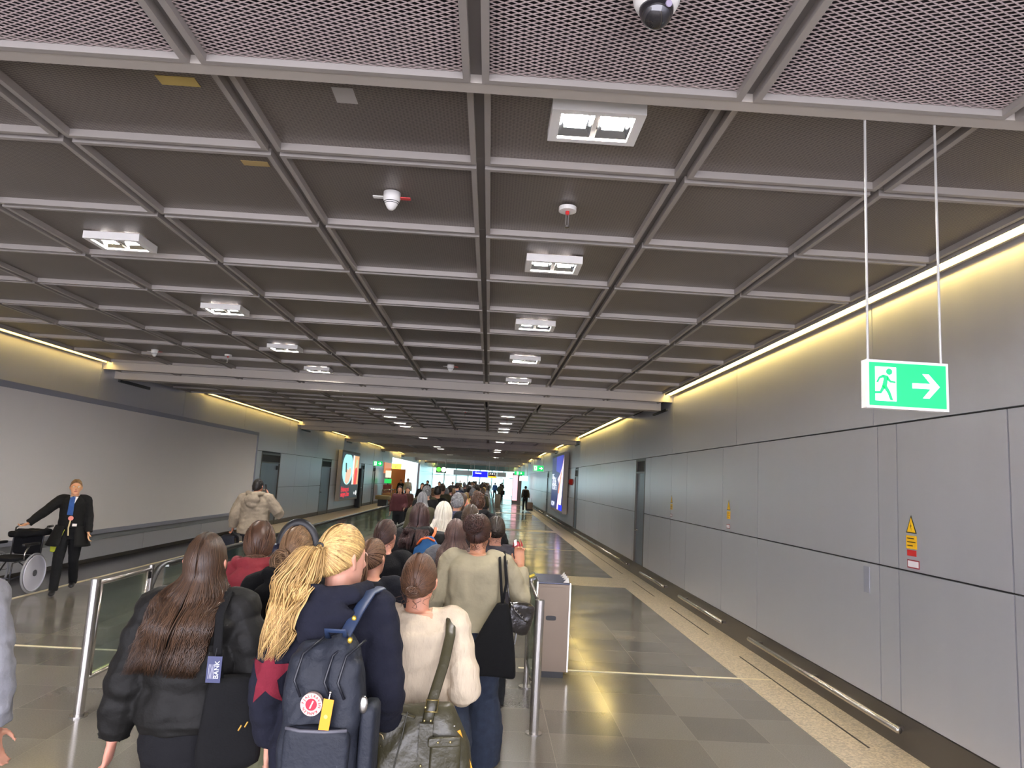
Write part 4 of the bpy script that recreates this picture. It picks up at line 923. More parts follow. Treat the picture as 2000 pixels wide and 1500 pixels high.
def stick(P, target, nm, polys, mat, off=.004, parent=None, d=(0, 1, 0), start_y=-.6, flip=1):
    """drape a polygon (model-space x,z) onto the back of a garment by projecting along +y"""
    me = target.data; bv = BVHTree.FromPolygons([v.co for v in me.vertices], [p.vertices[:] for p in me.polygons]); bm = B(); s = P['s']
    for pl in polys:
        f = bm.faces.new([bm.verts.new((px*s, 0, pz*s)) for px, pz in pl])
    bmesh.ops.triangulate(bm, faces=bm.faces[:])
    for _ in range(4): bmesh.ops.subdivide_edges(bm, edges=bm.edges[:], cuts=1, use_grid_fill=True)
    bmesh.ops.triangulate(bm, faces=bm.faces[:])
    for v in bm.verts:
        h = bv.ray_cast(Vector((v.co.x, start_y*flip, v.co.z)), Vector((0, flip, 0)))
        v.co.y = (h[0].y if h[0] else -.1*flip)-off*flip
    return obj(nm, bm, mat, parent or target, smooth=True)
BR = hair_mat((32, 22, 17), (96, 68, 46)); BRd = hair_mat((18, 13, 11), (62, 44, 34)); BL = hair_mat((112, 76, 38), (232, 194, 126)); WH = hair_mat((190, 182, 165), (240, 234, 220)); GY = hair_mat((105, 105, 110), (180, 180, 185)); BK = hair_mat((10, 9, 9), (48, 40, 36)); LB = hair_mat((84, 58, 38), (180, 134, 88))
denim = cloth((62, 74, 98), .85, .3, 200, .3); denim_l = cloth((120, 140, 170), .85, .3, 200, .3); blackc = cloth((24, 24, 26)); navy = cloth((30, 33, 48)); puffm = simple('nylon_black', srgb(21, 20, 18), .68, 0, 8, .2, .35, 45, spec=.3)
# ------------------------------------------------------------------ foreground travellers
# A: long hair, black puffer
A = person(-1.21, 3.2, 1.735, 'woman with very long brown hair in a short black puffer jacket', yaw=.05, arms=(((.235, -.06, 1.11), (.275, -.03, .87)), ((.27, -.03, 1.14), (.20, .20, 1.05))), legs='walk', near=2, curl=(.5, .5),
    top=dict(mat=puffm, t=.045, hem=.93, puff=.09, pitch=.17, arm=.038, wr=.008, box=1.0, collar=.04, name='puffer_jacket', sleeve=.93), bottom=dict(mat=cloth((30, 30, 34)), t=.012),
    hairo=dict(style='long', mat=hair_mat((30, 20, 14), (100, 68, 44)), len=.385, width=.145, depth=.15, sway=(-.075, 0, 0), wave=.010, fine=1.5), skin=(215, 150, 128), bulk=1.0)
r, f = thing_on(A, 'shoulder_bag', (.20, -.17, 1.02), label='black shoulder bag hanging under the right arm of the long haired woman', cat='bag')
bm = B(); rbox(bm, (.22, -.16, 1.0), (1, .3, 0), (-.3, 1, 0), (0, 0, 1), .12, .055, .17, .35, 4, taper=.8); obj('bag_body', xf(bm, f), blackc, r, smooth=True)
bm = B(); tube(bm, [(.17, -.195, 1.14), (.15, -.20, 1.28), (.13, -.15, 1.40), (.13, -.06, 1.475), (.15, .06, 1.42), (.2, .10, 1.2)], [(.018, .005)]*6, 8, up=(1, 0, 0)); obj('strap', xf(bm, f), blackc, r, smooth=True)
for q in ((.27, -.165, .99), (.29, -.155, 1.0)): bm = B(); cyl(bm, Vector(q)+Vector((0, -.07, 0)), Vector(q)+Vector((0.01, -.07, .02)), .003, 8); obj('gold_pin', xf(bm, f), paint((220, 170, 80), .3, .6), r)
r, f = thing_on(A, 'swing_tag', (.155, -.235, 1.26), label='dark blue swing tag with white lettering on the black shoulder bag', cat='tag')
bm = B(); box(bm, -.028, .028, -.002, .002, -.10, .0); obj('card', bm, paint((44, 50, 92), .4), r)
text('lettering', 'BANK', .026, (.012, -.0035, -.05), (PI/2, -PI/2, 0), paint((225, 225, 235)), r)
bm = B()
for i in range(5): box(bm, -.02+.005*i, -.0185+.005*i, -.0035, -.0025, -.085, -.03)
obj('small_print', bm, paint((190, 190, 205)), r)
bm = B(); tube(bm, [(0, 0, 0), (0, .01, .03)], .0015, 6); obj('cord', bm, M['black'], r)
# B: blonde, navy hoodie, backpack
Bp = person(-.585, 3.0, 1.815, 'woman with blonde ponytail in a navy hoodie with a red star', yaw=-.06, head=(-.62, .02), arms=(((.205, -.06, 1.13), (.22, .03, .89)), ((.21, -.04, 1.13), (.20, .12, .98))), legs='walk2', near=2, bulk=.93,
    top=dict(mat=cloth((36, 38, 56), .95, .3, 90), t=.035, hem=.83, arm=.03, wr=.011, box=.9, hood=1.1, name='hoodie'), bottom=dict(mat=cloth((50, 50, 54)), wide=1.3, t=.02),
    hairo=dict(style='pony', mat=BL, tie=(-.02, -.95, .36), len=.40, sway=(-.13, .03, 0), spread=.14, wave=.03, fine=1.5, tiem=M['black'], pop=1.1), skin=(222, 165, 140))
st5 = [(math.sin(2*PI*k/10)*(.085 if k % 2 == 0 else .036), math.cos(2*PI*k/10)*(.125 if k % 2 == 0 else .05)) for k in range(10)]
for k in range(10): pass
ctr = (-.195, 1.17)
stick(Bp, Bp['top'], 'red_star', [[(ctr[0], ctr[1]), (ctr[0]+st5[k][0], ctr[1]+st5[k][1]), (ctr[0]+st5[(k+1) % 10][0], ctr[1]+st5[(k+1) % 10][1])] for k in range(10)], cloth((165, 36, 58)))
def backpack(P, c, w2, d2, h2, mat, label, straps=True, **k):
    r, f = thing_on(P, 'backpack', c, label=label, cat='backpack', **k); cx, cy, cz = c
    return r, f
cb = (.03, -.245, 1.115)
r, f = thing_on(Bp, 'backpack', cb, label='worn navy backpack with a round red and white logo patch on the blonde woman', cat='backpack')
bpm = simple('waxed_canvas', srgb(34, 38, 48), .65, 0, 9, .35, .5, 40, spec=.4); bpl = simple('leather_blue', srgb(38, 54, 84), .5)
bm = B(); rbox(bm, (.03, -.25, 1.09), EX, EY, EZ, .132, .085, .215, .28, 4.5, 32, taper=.93)
ball(bm, (.03, -.24, 1.28), .115, .08, .075, 20)
o = bake(xf(bm, f), 'pack_body', bpm, r, .008, 2, .014, (1.6, 1, 1))
bm = B(); rbox(bm, (.03, -.335, .985), EX, EY, EZ, .108, .03, .095, .3, 5, 28); obj('front_pocket', xf(bm, f), bpm, r, smooth=True)
bm = B(); tube(bm, [(-.07, -.357, 1.075), (-.02, -.368, 1.072), (.06, -.368, 1.074), (.13, -.355, 1.078)], [.006]*4, 8); obj('pocket_zip', xf(bm, f), paint((96, 96, 104), .5), r, smooth=True)
bm = B(); rbox(bm, (.18, -.24, 1.02), EX, EY, EZ, .028, .06, .12, .3, 4); obj('side_pocket', xf(bm, f), bpm, r, smooth=True)
for sx in (-.045, .055, .10):
    bm = B(); tube(bm, [(sx+.05, -.27, 1.345), (sx, -.325, 1.30), (sx-.015, -.345, 1.22), (sx+.01, -.345, 1.17)], .0045, 8); obj('draw_cord', xf(bm, f), paint((28, 30, 38)), r, smooth=True)
bm = B(); tube(bm, [(.07, -.28, 1.34), (.09, -.17, 1.415), (.115, -.10, 1.475), (.13, .02, 1.475), (.14, .10, 1.40)], [(.022, .006)]*5, 10, up=(1, 0, 0)); obj('shoulder_strap', xf(bm, f), bpl, r, smooth=True)
bm = B(); tube(bm, [(-.08, -.13, 1.40), (-.10, -.10, 1.425), (-.12, -.05, 1.45), (-.13, .0, 1.465), (-.14, .08, 1.42)], [(.022, .006)]*5, 10, up=(1, 0, 0)); obj('shoulder_strap', xf(bm, f), bpl, r, smooth=True)
for q in ((.088, -.205, 1.40), (.10, -.29, 1.345)): bm = B(); ball(bm, q, .009, .006, .011); obj('brass_rivet', xf(bm, f), paint((215, 180, 70), .25, .7), r, smooth=True)
bm = B(); tube(bm, [(.02, -.27, 1.345), (.02, -.30, 1.375), (.08, -.30, 1.375), (.08, -.27, 1.345)], [(.012, .005)]*4, 8); obj('grab_handle', xf(bm, f), bpl, r, smooth=True)
bm = B(); ball(bm, (.165, -.30, 1.145), .016, .01, .03, 12); obj('metal_clip', xf(bm, f), M['steel'], r, smooth=True)
# logo patch
pc = (.005, -.352, 1.150); pr = empty('logo', (0, 0, 0)); bpy.data.objects.remove(pr)
bm = B(); cyl(bm, (pc[0], pc[1]+.02, pc[2]), (pc[0], pc[1], pc[2]), .036, 28); pt = obj('logo_patch', xf(bm, f), paint((226, 196, 184), .7), r)
bm = B(); cyl(bm, (pc[0], pc[1], pc[2]), (pc[0], pc[1]-.001, pc[2]), .019, 22); obj('patch_center', xf(bm, f), paint((190, 30, 56), .6), pt)
bm = B(); plate(bm, [(pc[0]-.006, pc[1]-.0015, pc[2]-.012), (pc[0]-.001, pc[1]-.0015, pc[2]-.012), (pc[0]+.008, pc[1]-.0015, pc[2]+.011), (pc[0]+.004, pc[1]-.0015, pc[2]+.013)], (0, -.0005, 0)); obj('patch_mark', xf(bm, f), paint((230, 200, 190)), pt)
for i, chh in enumerate('FJALLRAVEN KANKEN '):
    if chh == ' ': continue
    a = PI*.95-2*PI*i/18; q = f((pc[0]+.0275*math.cos(a), pc[1]-.0015, pc[2]+.0275*math.sin(a)))
    text('patch_lettering', chh, .013, q, (PI/2, -(a-PI/2), 0), paint((190, 60, 70)), pt)
def orange_tag(name, loc, rot, label, L=.105, W=.036):
    r = empty(name, loc, label=label, cat='tag'); r.rotation_euler = rot
    bm = B(); box(bm, -W/2, W/2, -.0015, .0015, -L, 0); obj('tag_strip', bm, paint((238, 158, 24), .45), r)
    bm = B(); cyl(bm, (0, -.002, -L*.55), (0, -.003, -L*.55), .007, 14); obj('tag_symbol', bm, paint((250, 200, 110), .5), r)
    bm = B(); tube(bm, [(0, 0, 0), (0, .005, .022)], .0022, 6); ball(bm, (0, 0.004, .022), .005); obj('tag_hook', bm, M['steel'], r)
r.location.x += .03
p = local(Bp, (.066, -.367, 1.175))+Vector((.03, 0, 0)); orange_tag('luggage_tag', p, (0, .10, Bp['yaw']), 'orange tag clipped to the navy backpack')
# C: cream sweater, olive bag
Cp = person(-.295, 3.4, 1.675, 'woman in a cream knitted sweater with a low brown bun, carrying the olive bag', yaw=.0, head=(-.12, .06), arms=(((.215, -.04, 1.12), (.17, .18, 1.05)), ((.245, -.05, 1.11), (.19, .17, 1.07))), legs='walk', near=2, hands=(None, None),
    top=dict(mat=simple('cream_knit', srgb(206, 190, 165), .95, 0, 30, .12, .9, 55, (1, 1, .35), spec=.2), t=.03, hem=.90, arm=.028, wr=.013, box=.9, name='sweater', sleeve=.16), bottom=dict(mat=cloth((70, 70, 76)), wide=1.3, t=.02),
    hairo=dict(style='bun', mat=hair_mat((52, 32, 22), (134, 88, 56)), tie=(0, -.9, -.12), bun=.03, boff=(0, .0, -.01), bsq=(1.1, .7, .9), fine=1.4, wisps=14), skin=(212, 152, 124))
Cp['arm'] = 0
r, f = thing_on(Cp, 'leather_handbag', (.12, -.25, .95), label='large olive green leather bag on the cream sweater woman', cat='handbag')
olv = simple('olive_leather', srgb(60, 56, 36), .38, 0, 12, .25, .6, 22, spec=.6)
bm = B()
rings = []
for z, a, b_ in ((.80, .19, .05), (.815, .225, .085), (.87, .235, .10), (.95, .22, .095), (1.02, .19, .08), (1.08, .155, .055), (1.11, .14, .03), (1.115, .13, .02)): rings.append(ring_pts(Vector((.06, -.26, z)), EX, EY, a, b_, 30, 2.6))
loft(bm, rings); bake(xf(bm, f), 'bag_body', olv, r, .009, 2, .009, (1, 1, .7))
bm = B(); tube(bm, [(.10, -.335, 1.03), (.115, -.30, 1.13), (.15, -.20, 1.26), (.168, -.14, 1.37), (.16, -.03, 1.455), (.155, .07, 1.40), (.13, .05, 1.25)], [(.023, .007)]*7, 10, up=(1, 0, 0)); obj('strap', xf(bm, f), olv, r, smooth=True)
bm = B(); tube(bm, [(.115-.025, -.318, 1.095), (.115+.025, -.318, 1.095), (.118+.025, -.308, 1.14), (.118-.025, -.308, 1.14)], .004, 8, closed=True); obj('buckle', xf(bm, f), paint((190, 170, 110), .3, .8), r, smooth=True)
bm = B(); box(bm, .075, .13, -.357, -.335, .86, 1.06); obj('centre_band', xf(bm, f), olv, r)
bm = B(); rbox(bm, (.185, -.343, .93), (1, .25, 0), (-.25, 1, 0), EZ, .062, .022, .075, .3, 5); obj('patch_pocket', xf(bm, f), olv, r, smooth=True)
bm = B(); rbox(bm, (.18, -.362, .995), (1, .25, 0), (-.25, 1, 0), EZ, .066, .010, .018, .2, 6); obj('pocket_flap', xf(bm, f), olv, r, smooth=True)
for q in ((.155, -.378, .997), (.205, -.367, .997), (.092, -.352, 1.07), (.118, -.352, 1.07), (.092, -.345, 1.12), (.09, -.366, .90), (.10, -.366, .86), (-.08, -.34, .96), (-.05, -.345, .94)):
    bm = B(); ball(bm, q, .005, .004, .005, 8); obj('stud', xf(bm, f), paint((200, 180, 120), .25, .8), r, smooth=True)
bm = B(); tube(bm, [(-.09+.018*math.cos(t), -.338, .985+.022*math.sin(t)) for t in np.linspace(0, 2*PI, 14, endpoint=False)], .003, 6, closed=True); obj('ring', xf(bm, f), paint((170, 150, 110), .3, .8), r, smooth=True)
bm = B(); tube(bm, [(-.08, -.30, 1.05), (-.02, -.32, 1.09), (.05, -.335, 1.075)], [(.012, .005)]*3, 8); obj('zip_pull', xf(bm, f), olv, r, smooth=True)
bm = B(); tube(bm, [(.02, -.345, 1.10), (.005, -.362, 1.0), (-.02, -.368, .88), (-.02, -.355, .81)], .003, 6); obj('seam', xf(bm, f), paint((50, 48, 32), .5), r)
p = local(Cp, (.225, -.31, 1.02)); orange_tag('luggage_tag', p, (0, -.38, .2), 'orange tag hanging from the right side of the olive leather bag', .17, .036)
# D: taupe top, tote
D = person(-.05, 5.2, 1.78, 'woman in taupe top and wide jeans, dark messy bun, holding a red wrapper', yaw=-.03, head=(-.2, .0), arms=(((.27, -.03, 1.14), (.31, .06, .93)), ((.315, .04, 1.15), (.30, .14, 1.36))), legs='walk2', near=2, curl=(.4, .75), hands=(None, ((-.15, .25, 1), (-.3, 1, .2))), bulk=1.12,
    top=dict(mat=simple('taupe_jersey', srgb(158, 149, 124), .85, 0, 14, .1, .35, 30, spec=.2), t=.035, hem=.95, arm=.022, wr=.009, ws=(1.3, 1, 1.2), box=1.0, name='shirt', sleeve=.93, flare=.08), bottom=dict(mat=denim, wide=1.7, t=.03, hem=.04),
    hairo=dict(style='bun', mat=hair_mat((26, 15, 13), (92, 54, 42)), tie=(0, -.85, .10), bun=.062, boff=(-.005, 0, .05), bsq=(1.15, .9, 1.1), vol=.04, fine=1.3, wisps=24), skin=(196, 140, 108), shoes=(150, 110, 80))
hp = Vector((.30, .14, 1.36)); bm = B(); 
r, f = thing_on(D, 'snack_wrapper', (.275, .20, 1.49), label='crumpled red and white snack wrapper in the raised hand', cat='wrapper')
bm = B(); rr = random.Random(4)
for i in range(7):
    c = Vector((.27+rr.uniform(-.025, .025), .19+rr.uniform(-.01, .01), 1.50+rr.uniform(-.02, .03))); plate(bm, [c+Vector((rr.uniform(-.03, .03), rr.uniform(-.01, .01), rr.uniform(-.035, .035))) for _ in range(3)], (.002, .003, .001))
rbox(bm, (.272, .195, 1.485), (1, 0, .3), EY, (-.3, 0, 1), .022, .012, .035, .4, 3); obj('wrapper_foil', xf(bm, f), [paint((150, 10, 22), .35)], r)
bm = B(); plate(bm, [(.25, .175, 1.49), (.268, .172, 1.50), (.262, .174, 1.54), (.245, .176, 1.53)], (0, .003, 0)); obj('white_print', xf(bm, f), paint((235, 225, 222), .4), r)
r, f = thing_on(D, 'bracelet', (.29, .125, 1.345), label='thin bracelet on the wrist of the raised hand', cat='bracelet')
bm = B(); tube(bm, [(.30+.033*math.cos(t), .135+.033*math.sin(t), 1.352) for t in np.linspace(0, 2*PI, 20, endpoint=False)], .003, 6, closed=True); obj('band', xf(bm, f), M['steel'], r)
r, f = thing_on(D, 'tote_bag', (.17, -.20, .95), label='large slack black tote bag on the taupe top woman\'s right shoulder', cat='tote bag')
bm = B(); rings = []
for z, x, a, b_ in ((.70, .13, .155, .02), (.715, .13, .165, .035), (.80, .135, .155, .05), (.92, .15, .125, .055), (1.02, .165, .095, .05), (1.10, .178, .065, .04), (1.16, .188, .035, .03)): rings.append(ring_pts(Vector((x, -.215, z)), Vector((1, .25, -.08)), EY, a, b_, 24, 2.6))
loft(bm, rings); bake(xf(bm, f), 'bag_body', blackc, r, .009, 2, .007, (1, 1, .4))
for dx in (-.012, .022):
    bm = B(); tube(bm, [(.188, -.22, 1.15), (.185+dx, -.19, 1.28), (.17+dx, -.12, 1.41), (.16+dx, -.02, 1.468), (.17+dx, .07, 1.40)], [(.009, .004)]*5, 8); obj('strap', xf(bm, f), blackc, r, smooth=True)
r, f = thing_on(D, 'leather_handbag', (.29, -.12, 1.08), label='shiny black leather handbag with studs beside the black tote', cat='handbag')
blk = simple('shiny_leather', srgb(38, 34, 32), .22, 0, 10, .2, .6, 25, spec=.8)
bm = B(); rbox(bm, (.295, -.13, 1.06), (1, .4, -.25), (-.4, 1, 0), (.25, 0, 1), .085, .045, .10, .4, 3); bake(xf(bm, f), 'bag_body', blk, r, .007, 2, .008)
bm = B(); tube(bm, [(.24, -.17, 1.14), (.22, -.14, 1.24), (.205, -.12, 1.38), (.20, -.03, 1.45)], [(.006, .004)]*4, 8); obj('strap', xf(bm, f), blk, r, smooth=True)
bm = B(); tube(bm, [(.235, -.185, 1.17), (.27, -.20, 1.12), (.32, -.20, 1.07), (.36, -.17, 1.04)], .006, 8); obj('handle', xf(bm, f), blk, r, smooth=True)
for i in range(6): bm = B(); ball(bm, (.25+.018*i, -.20, 1.15-.018*i), .005); obj('stud', xf(bm, f), M['steel'], r, smooth=True)
bm = B(); tube(bm, [(.29, -.18, .97), (.285, -.185, .92), (.27, -.185, .87)], .004, 6); obj('tassel', xf(bm, f), blk, r)
# E: red hoodie
E_ = person(-1.355, 4.4, 1.71, 'woman in a red hooded jacket with brown hair bunched at the nape', yaw=.1, head=(.1, .03), arms=('bent', ((.26, .06, 1.20), (.24, .13, 1.46))), hands=(None, ((.1, .3, 1), (-1, 0, .2))), legs='step', near=1, curl=(.4, .7),
    top=dict(mat=cloth((176, 44, 56), .7, .35, 50), t=.045, hem=.86, arm=.035, wr=.011, hood=1.15, box=.8, name='hooded_jacket', collar=.03), bottom=dict(mat=denim_l), hairo=dict(style='bun', mat=hair_mat((48, 30, 22), (128, 84, 56)), tie=(0, -.8, -.62), bun=.058, bsq=(1.5, .9, .9), boff=(0, -.01, -.02), vol=.05, fine=1.3, wisps=20), skin=(225, 170, 150))
# F: headphones
Fp = person(-.985, 3.85, 1.735, 'woman in a black hoodie with headphones and a loose light brown bun', yaw=0, head=(-.1, .05), arms=(((.25, .0, 1.14), (.24, .14, 1.20)), 'bent'), hands=(((-.1, .3, 1), (1, 0, 0)), None), legs='stand', near=1, curl=(.6, .4),
    top=dict(mat=cloth((26, 26, 28), .95, .3, 60), t=.05, hem=.88, arm=.04, wr=.009, hood=1.25, box=1, name='hoodie'), bottom=dict(mat=cloth((190, 190, 140)), wide=1.5, t=.03), hairo=dict(style='bun', mat=LB, tie=(-.15, -.9, -.20), bun=.05, bsq=(1.05, .8, 1.25), boff=(-.01, 0, -.01), vol=.02, fine=1.3, wisps=16), skin=(214, 158, 132))
r, f = thing_on(Fp, 'headphones', (0, .01, 1.66), label='black over-ear headphones on the head of the black hoodie woman', cat='headphones')
hb = Fp['R']; bm = B(); pts = [Fp['hc']+hb@Vector((.101*math.cos(t), .0, .146*math.sin(t))) for t in np.linspace(-.1, PI+.1, 22)]
tube(bm, pts, [(.011, .022)]*len(pts), 10, up=(0, 0, 1)); obj('headband', xf(bm, f), M['black'], r, smooth=True)
for sd in (-1, 1):
    bm = B(); c = Fp['hc']+hb@Vector((sd*.10, -.004, -.012)); ax = hb@Vector((sd, 0, 0)); tube(bm, [c-ax*.012, c, c+ax*.018, c+ax*.022], [(.036, .045), (.040, .048), (.038, .046), (.02, .026)], 18, up=(0, 1, 0)); obj('ear_cup', xf(bm, f), paint((34, 36, 52), .35), r, smooth=True)
r, f = thing_on(Fp, 'smartphone', (-.25, .19, 1.31), label='smartphone with pale yellow case held up beside the black hoodie', cat='phone')
bm = B(); rbox(bm, (-.25, .205, 1.33), (1, .2, 0), EY, (0, 0, 1), .036, .006, .075, .12, 6); obj('case', xf(bm, f), paint((235, 220, 120), .4), r, smooth=True)
bm = B(); rbox(bm, (-.251, .1985, 1.33), (1, .2, 0), EY, (0, 0, 1), .032, .001, .070, .1, 6); obj('screen', xf(bm, f), paint((20, 20, 22), .1), r, smooth=True)
# G: navy ponytail
G = person(-.70, 4.6, 1.625, 'short woman in dark navy sweatshirt with a brown ponytail', head=(-.35, .05), legs='walk', arms=('pocket', 'pocket'), near=1, top=dict(mat=cloth((26, 28, 40)), t=.04, hem=.88, arm=.035, wr=.007, name='sweatshirt', box=.9), bottom=dict(mat=blackc, t=.02),
    hairo=dict(style='pony', mat=hair_mat((66, 42, 30), (158, 112, 78)), tie=(0, -.93, .25), len=.26, spread=.075, wave=.018, pop=.7, tiem=paint((235, 200, 180))), skin=(214, 156, 130))
# H: dark bun black top
Hp = person(-.775, 5.65, 1.685, 'woman in plain black top with a dark low twisted bun', head=(-.4, .05), legs='step', arms=('hang', 'bent'), near=1, top=dict(mat=cloth((22, 22, 26)), t=.035, hem=.88, arm=.03, wr=.006, name='jumper', box=.9), bottom=dict(mat=blackc), hairo=dict(style='bun', mat=hair_mat((32, 20, 18), (96, 62, 52)), tie=(-.1, -.85, -.35), bun=.036, bsq=(1.4, .7, .8)), skin=(214, 156, 132))
# I: black coat with blue drawstring bag
I = person(-.63, 6.8, 1.775, 'person with shoulder-length dark hair in a bulky black jacket, blue drawstring bag', legs='stand', bulk=1.15, near=1, arms=('bent', 'bent'), top=dict(mat=cloth((26, 26, 29), .7, .3, 50), t=.06, hem=.86, arm=.05, wr=.012, name='jacket', box=1, hood=1.1), bottom=dict(mat=blackc), hairo=dict(style='long', mat=hair_mat((26, 14, 16), (88, 54, 50)), len=.22, width=.13, depth=.13, fine=.9, vol=.06, sway=(-.03, 0, 0)))
r, f = thing_on(I, 'drawstring_bag', (.10, -.24, 1.12), label='bright blue drawstring gym bag with orange straps on the black jacket', cat='bag')
bm = B(); rings = [ring_pts(Vector((.10, -.25, z+.17)), EX, EY, a, b_, 22, 2.4) for z, a, b_ in ((.90, .10, .03), (.92, .125, .055), (1.05, .13, .07), (1.17, .11, .06), (1.25, .06, .035), (1.27, .045, .025))]
loft(bm, rings); bake(xf(bm, f), 'bag_body', cloth((36, 112, 190), .6, .2, 60), r, .009, 2, .007, (1, 1, .5))
for sg in ((.15, .235), (.06, .0)):
    bm = B(); tube(bm, [(.11, -.27, 1.425), (sg[0], -.24, 1.44), (sg[0]+.01, -.15, 1.47), (sg[0], 0, 1.50)], [(.012, .004)]*4, 8); obj('strap', xf(bm, f), paint((236, 110, 50), .6), r, smooth=True)
bm = B(); tube(bm, [(.02, -.28, 1.37), (.06, -.30, 1.42), (.11, -.295, 1.432), (.17, -.28, 1.405)], .009, 8); obj('trim', xf(bm, f), paint((236, 110, 50), .6), r, smooth=True)
bm = B(); box(bm, .02, .2, -.29, -.24, 1.045, 1.075); obj('bottom_trim', xf(bm, f), paint((236, 100, 40), .6), r)
text('logo_mark', 'adidas', .03, f((.12, -.325, 1.29)), FACE, paint((230, 240, 250)), r)
# J: white bob ; K grey sweater; L navy quilted; M,N; O; Q
J = person(-.475, 7.9, 1.76, 'person with thick white bobbed hair in a black quilted jacket', near=1, legs='stand', arms=('bent', 'bent'), top=dict(mat=puffm, t=.04, hem=.86, puff=.05, pitch=.06, arm=.04, wr=.004, name='quilted_jacket'), hairo=dict(style='bob', mat=WH, len=.20, vol=.10, flare=1.3))
K = person(-.25, 6.0, 1.695, 'woman with straight long dark brown hair in a grey sweater beside the taupe top', near=1, legs='step', arms=('bent', 'bent'), top=dict(mat=cloth((118, 118, 126), .95, .4, 60), t=.04, hem=.90, arm=.045, wr=.008, name='sweater', box=1), hairo=dict(style='long', mat=hair_mat((50, 32, 30), (128, 92, 82)), len=.30, width=.14, depth=.14, vol=.02, fine=1.1))
L_ = person(-.42, 10.0, 1.83, 'grey haired man in a navy quilted puffer jacket further up the queue', near=1, bulk=1.15, legs='stand', arms=('bent', 'bent'), top=dict(mat=simple('nylon_navy', srgb(44, 50, 78), .5, 0, 8, .15), t=.045, hem=.88, puff=.06, pitch=.055, arm=.045, wr=.003, name='quilted_jacket', collar=.05), hairo=dict(style='short', mat=GY))
M_ = person(-.17, 7.5, 1.765, 'woman with brown hair tied back, head showing just above the dark messy bun', near=1, arms=('bent', 'bent'), top=dict(mat=cloth((60, 56, 60)), name='jacket'), hairo=dict(style='bun', mat=BR, tie=(0, -.9, 0), bun=.035, vol=.04))
N_ = person(.09, 6.65, 1.70, 'woman in a mottled grey top right of the messy bun, hand on the handrail', near=1, arms=('bent', ((.22, .02, 1.14), (.20, .22, 1.10))), top=dict(mat=cloth((70, 66, 76), .9, .4, 40, .5), name='jacket', t=.03), hairo=dict(style='bun', mat=BRd, tie=(0, -.9, 0), bun=.03, vol=.05))
O_ = person(-.13, 9.4, 1.86, 'man with curly brown hair in a black hooded jacket at the right handrail', near=1, bulk=1.15, arms=('bent', ((.30, -.02, 1.14), (.34, .16, 1.05))), top=dict(mat=cloth((28, 28, 33)), t=.05, arm=.04, hood=1.1, name='hooded_jacket', wr=.01), hairo=dict(style='short', mat=hair_mat((34, 20, 14), (110, 66, 42)), len=.05, vol=.07))
Q_ = person(-.41, 11.3, 1.80, 'child-faced woman turned to the right with brown hair and a lilac top', head=(-1.3, 0), near=1, face=True, arms=('bent', 'bent'), top=dict(mat=cloth((170, 170, 200)), name='sweater'), hairo=dict(style='bob', mat=BR, len=.12, vol=.03, flare=.2), skin=(228, 160, 140))
# man in beige hoodie on the left
HM = person(-3.97, 12.5, 1.83, 'man in a beige hoodie talking on the phone, seen from behind at the left', near=1, bulk=1.2, yaw=-.05, head=(-.1, .03), legs='walk', arms=(((.30, -.04, 1.13), (.34, .03, .93)), ((.36, .05, 1.17), (.155, .10, 1.44))), hands=(None, ((-.45, .1, 1), (1, .3, .2))), curl=(.9, .8),
    top=dict(mat=cloth((188, 168, 142), .95, .3, 60), t=.05, hem=.84, arm=.045, wr=.008, hood=1.2, box=1, name='hoodie'), bottom=dict(mat=cloth((60, 60, 66))), hairo=dict(style='short', mat=BK, len=.02), skin=(190, 130, 105))
r, f = thing_on(HM, 'smartphone', (.11, .10, 1.56), label='dark smartphone at the ear of the beige hoodie man', cat='phone')
bm = B(); rbox(bm, (.105, .09, 1.55), (1, .3, .2), EY, (-.25, .2, 1), .006, .035, .07, .12, 6); obj('case', xf(bm, f), M['black'], r, smooth=True)
r, f = thing_on(HM, 'backpack', (-.38, .04, .62), label='dark navy backpack carried low by the beige hoodie man', cat='backpack')
bm = B(); rbox(bm, (-.38, .05, .56), EX, EY, EZ, .15, .10, .24, .35, 4, taper=.9); obj('pack_body', xf(bm, f), cloth((26, 30, 46), .6, .3, 50), r, smooth=True)
bm = B(); rbox(bm, (-.38, -.06, .48), EX, EY, EZ, .11, .03, .12, .3, 5); obj('front_pocket', xf(bm, f), cloth((32, 36, 54), .6, .3, 50), r, smooth=True)
bm = B(); tube(bm, [(-.38, .05, .78), (-.36, .05, .84), (-.35, .04, .86), (-.33, .05, .84), (-.32, .05, .77)], .01, 8); tube(bm, [(-.26, -.03, .76), (-.22, -.05, .6), (-.26, -.03, .4)], [(.02, .006)]*3, 8); obj('strap', xf(bm, f), M['black'], r, smooth=True)
bm = B(); tube(bm, [(-.38, .0, .33), (-.38, -.01, .24)], [(.012, .004)]*2, 8); obj('dangling_strap', xf(bm, f), M['black'], r)
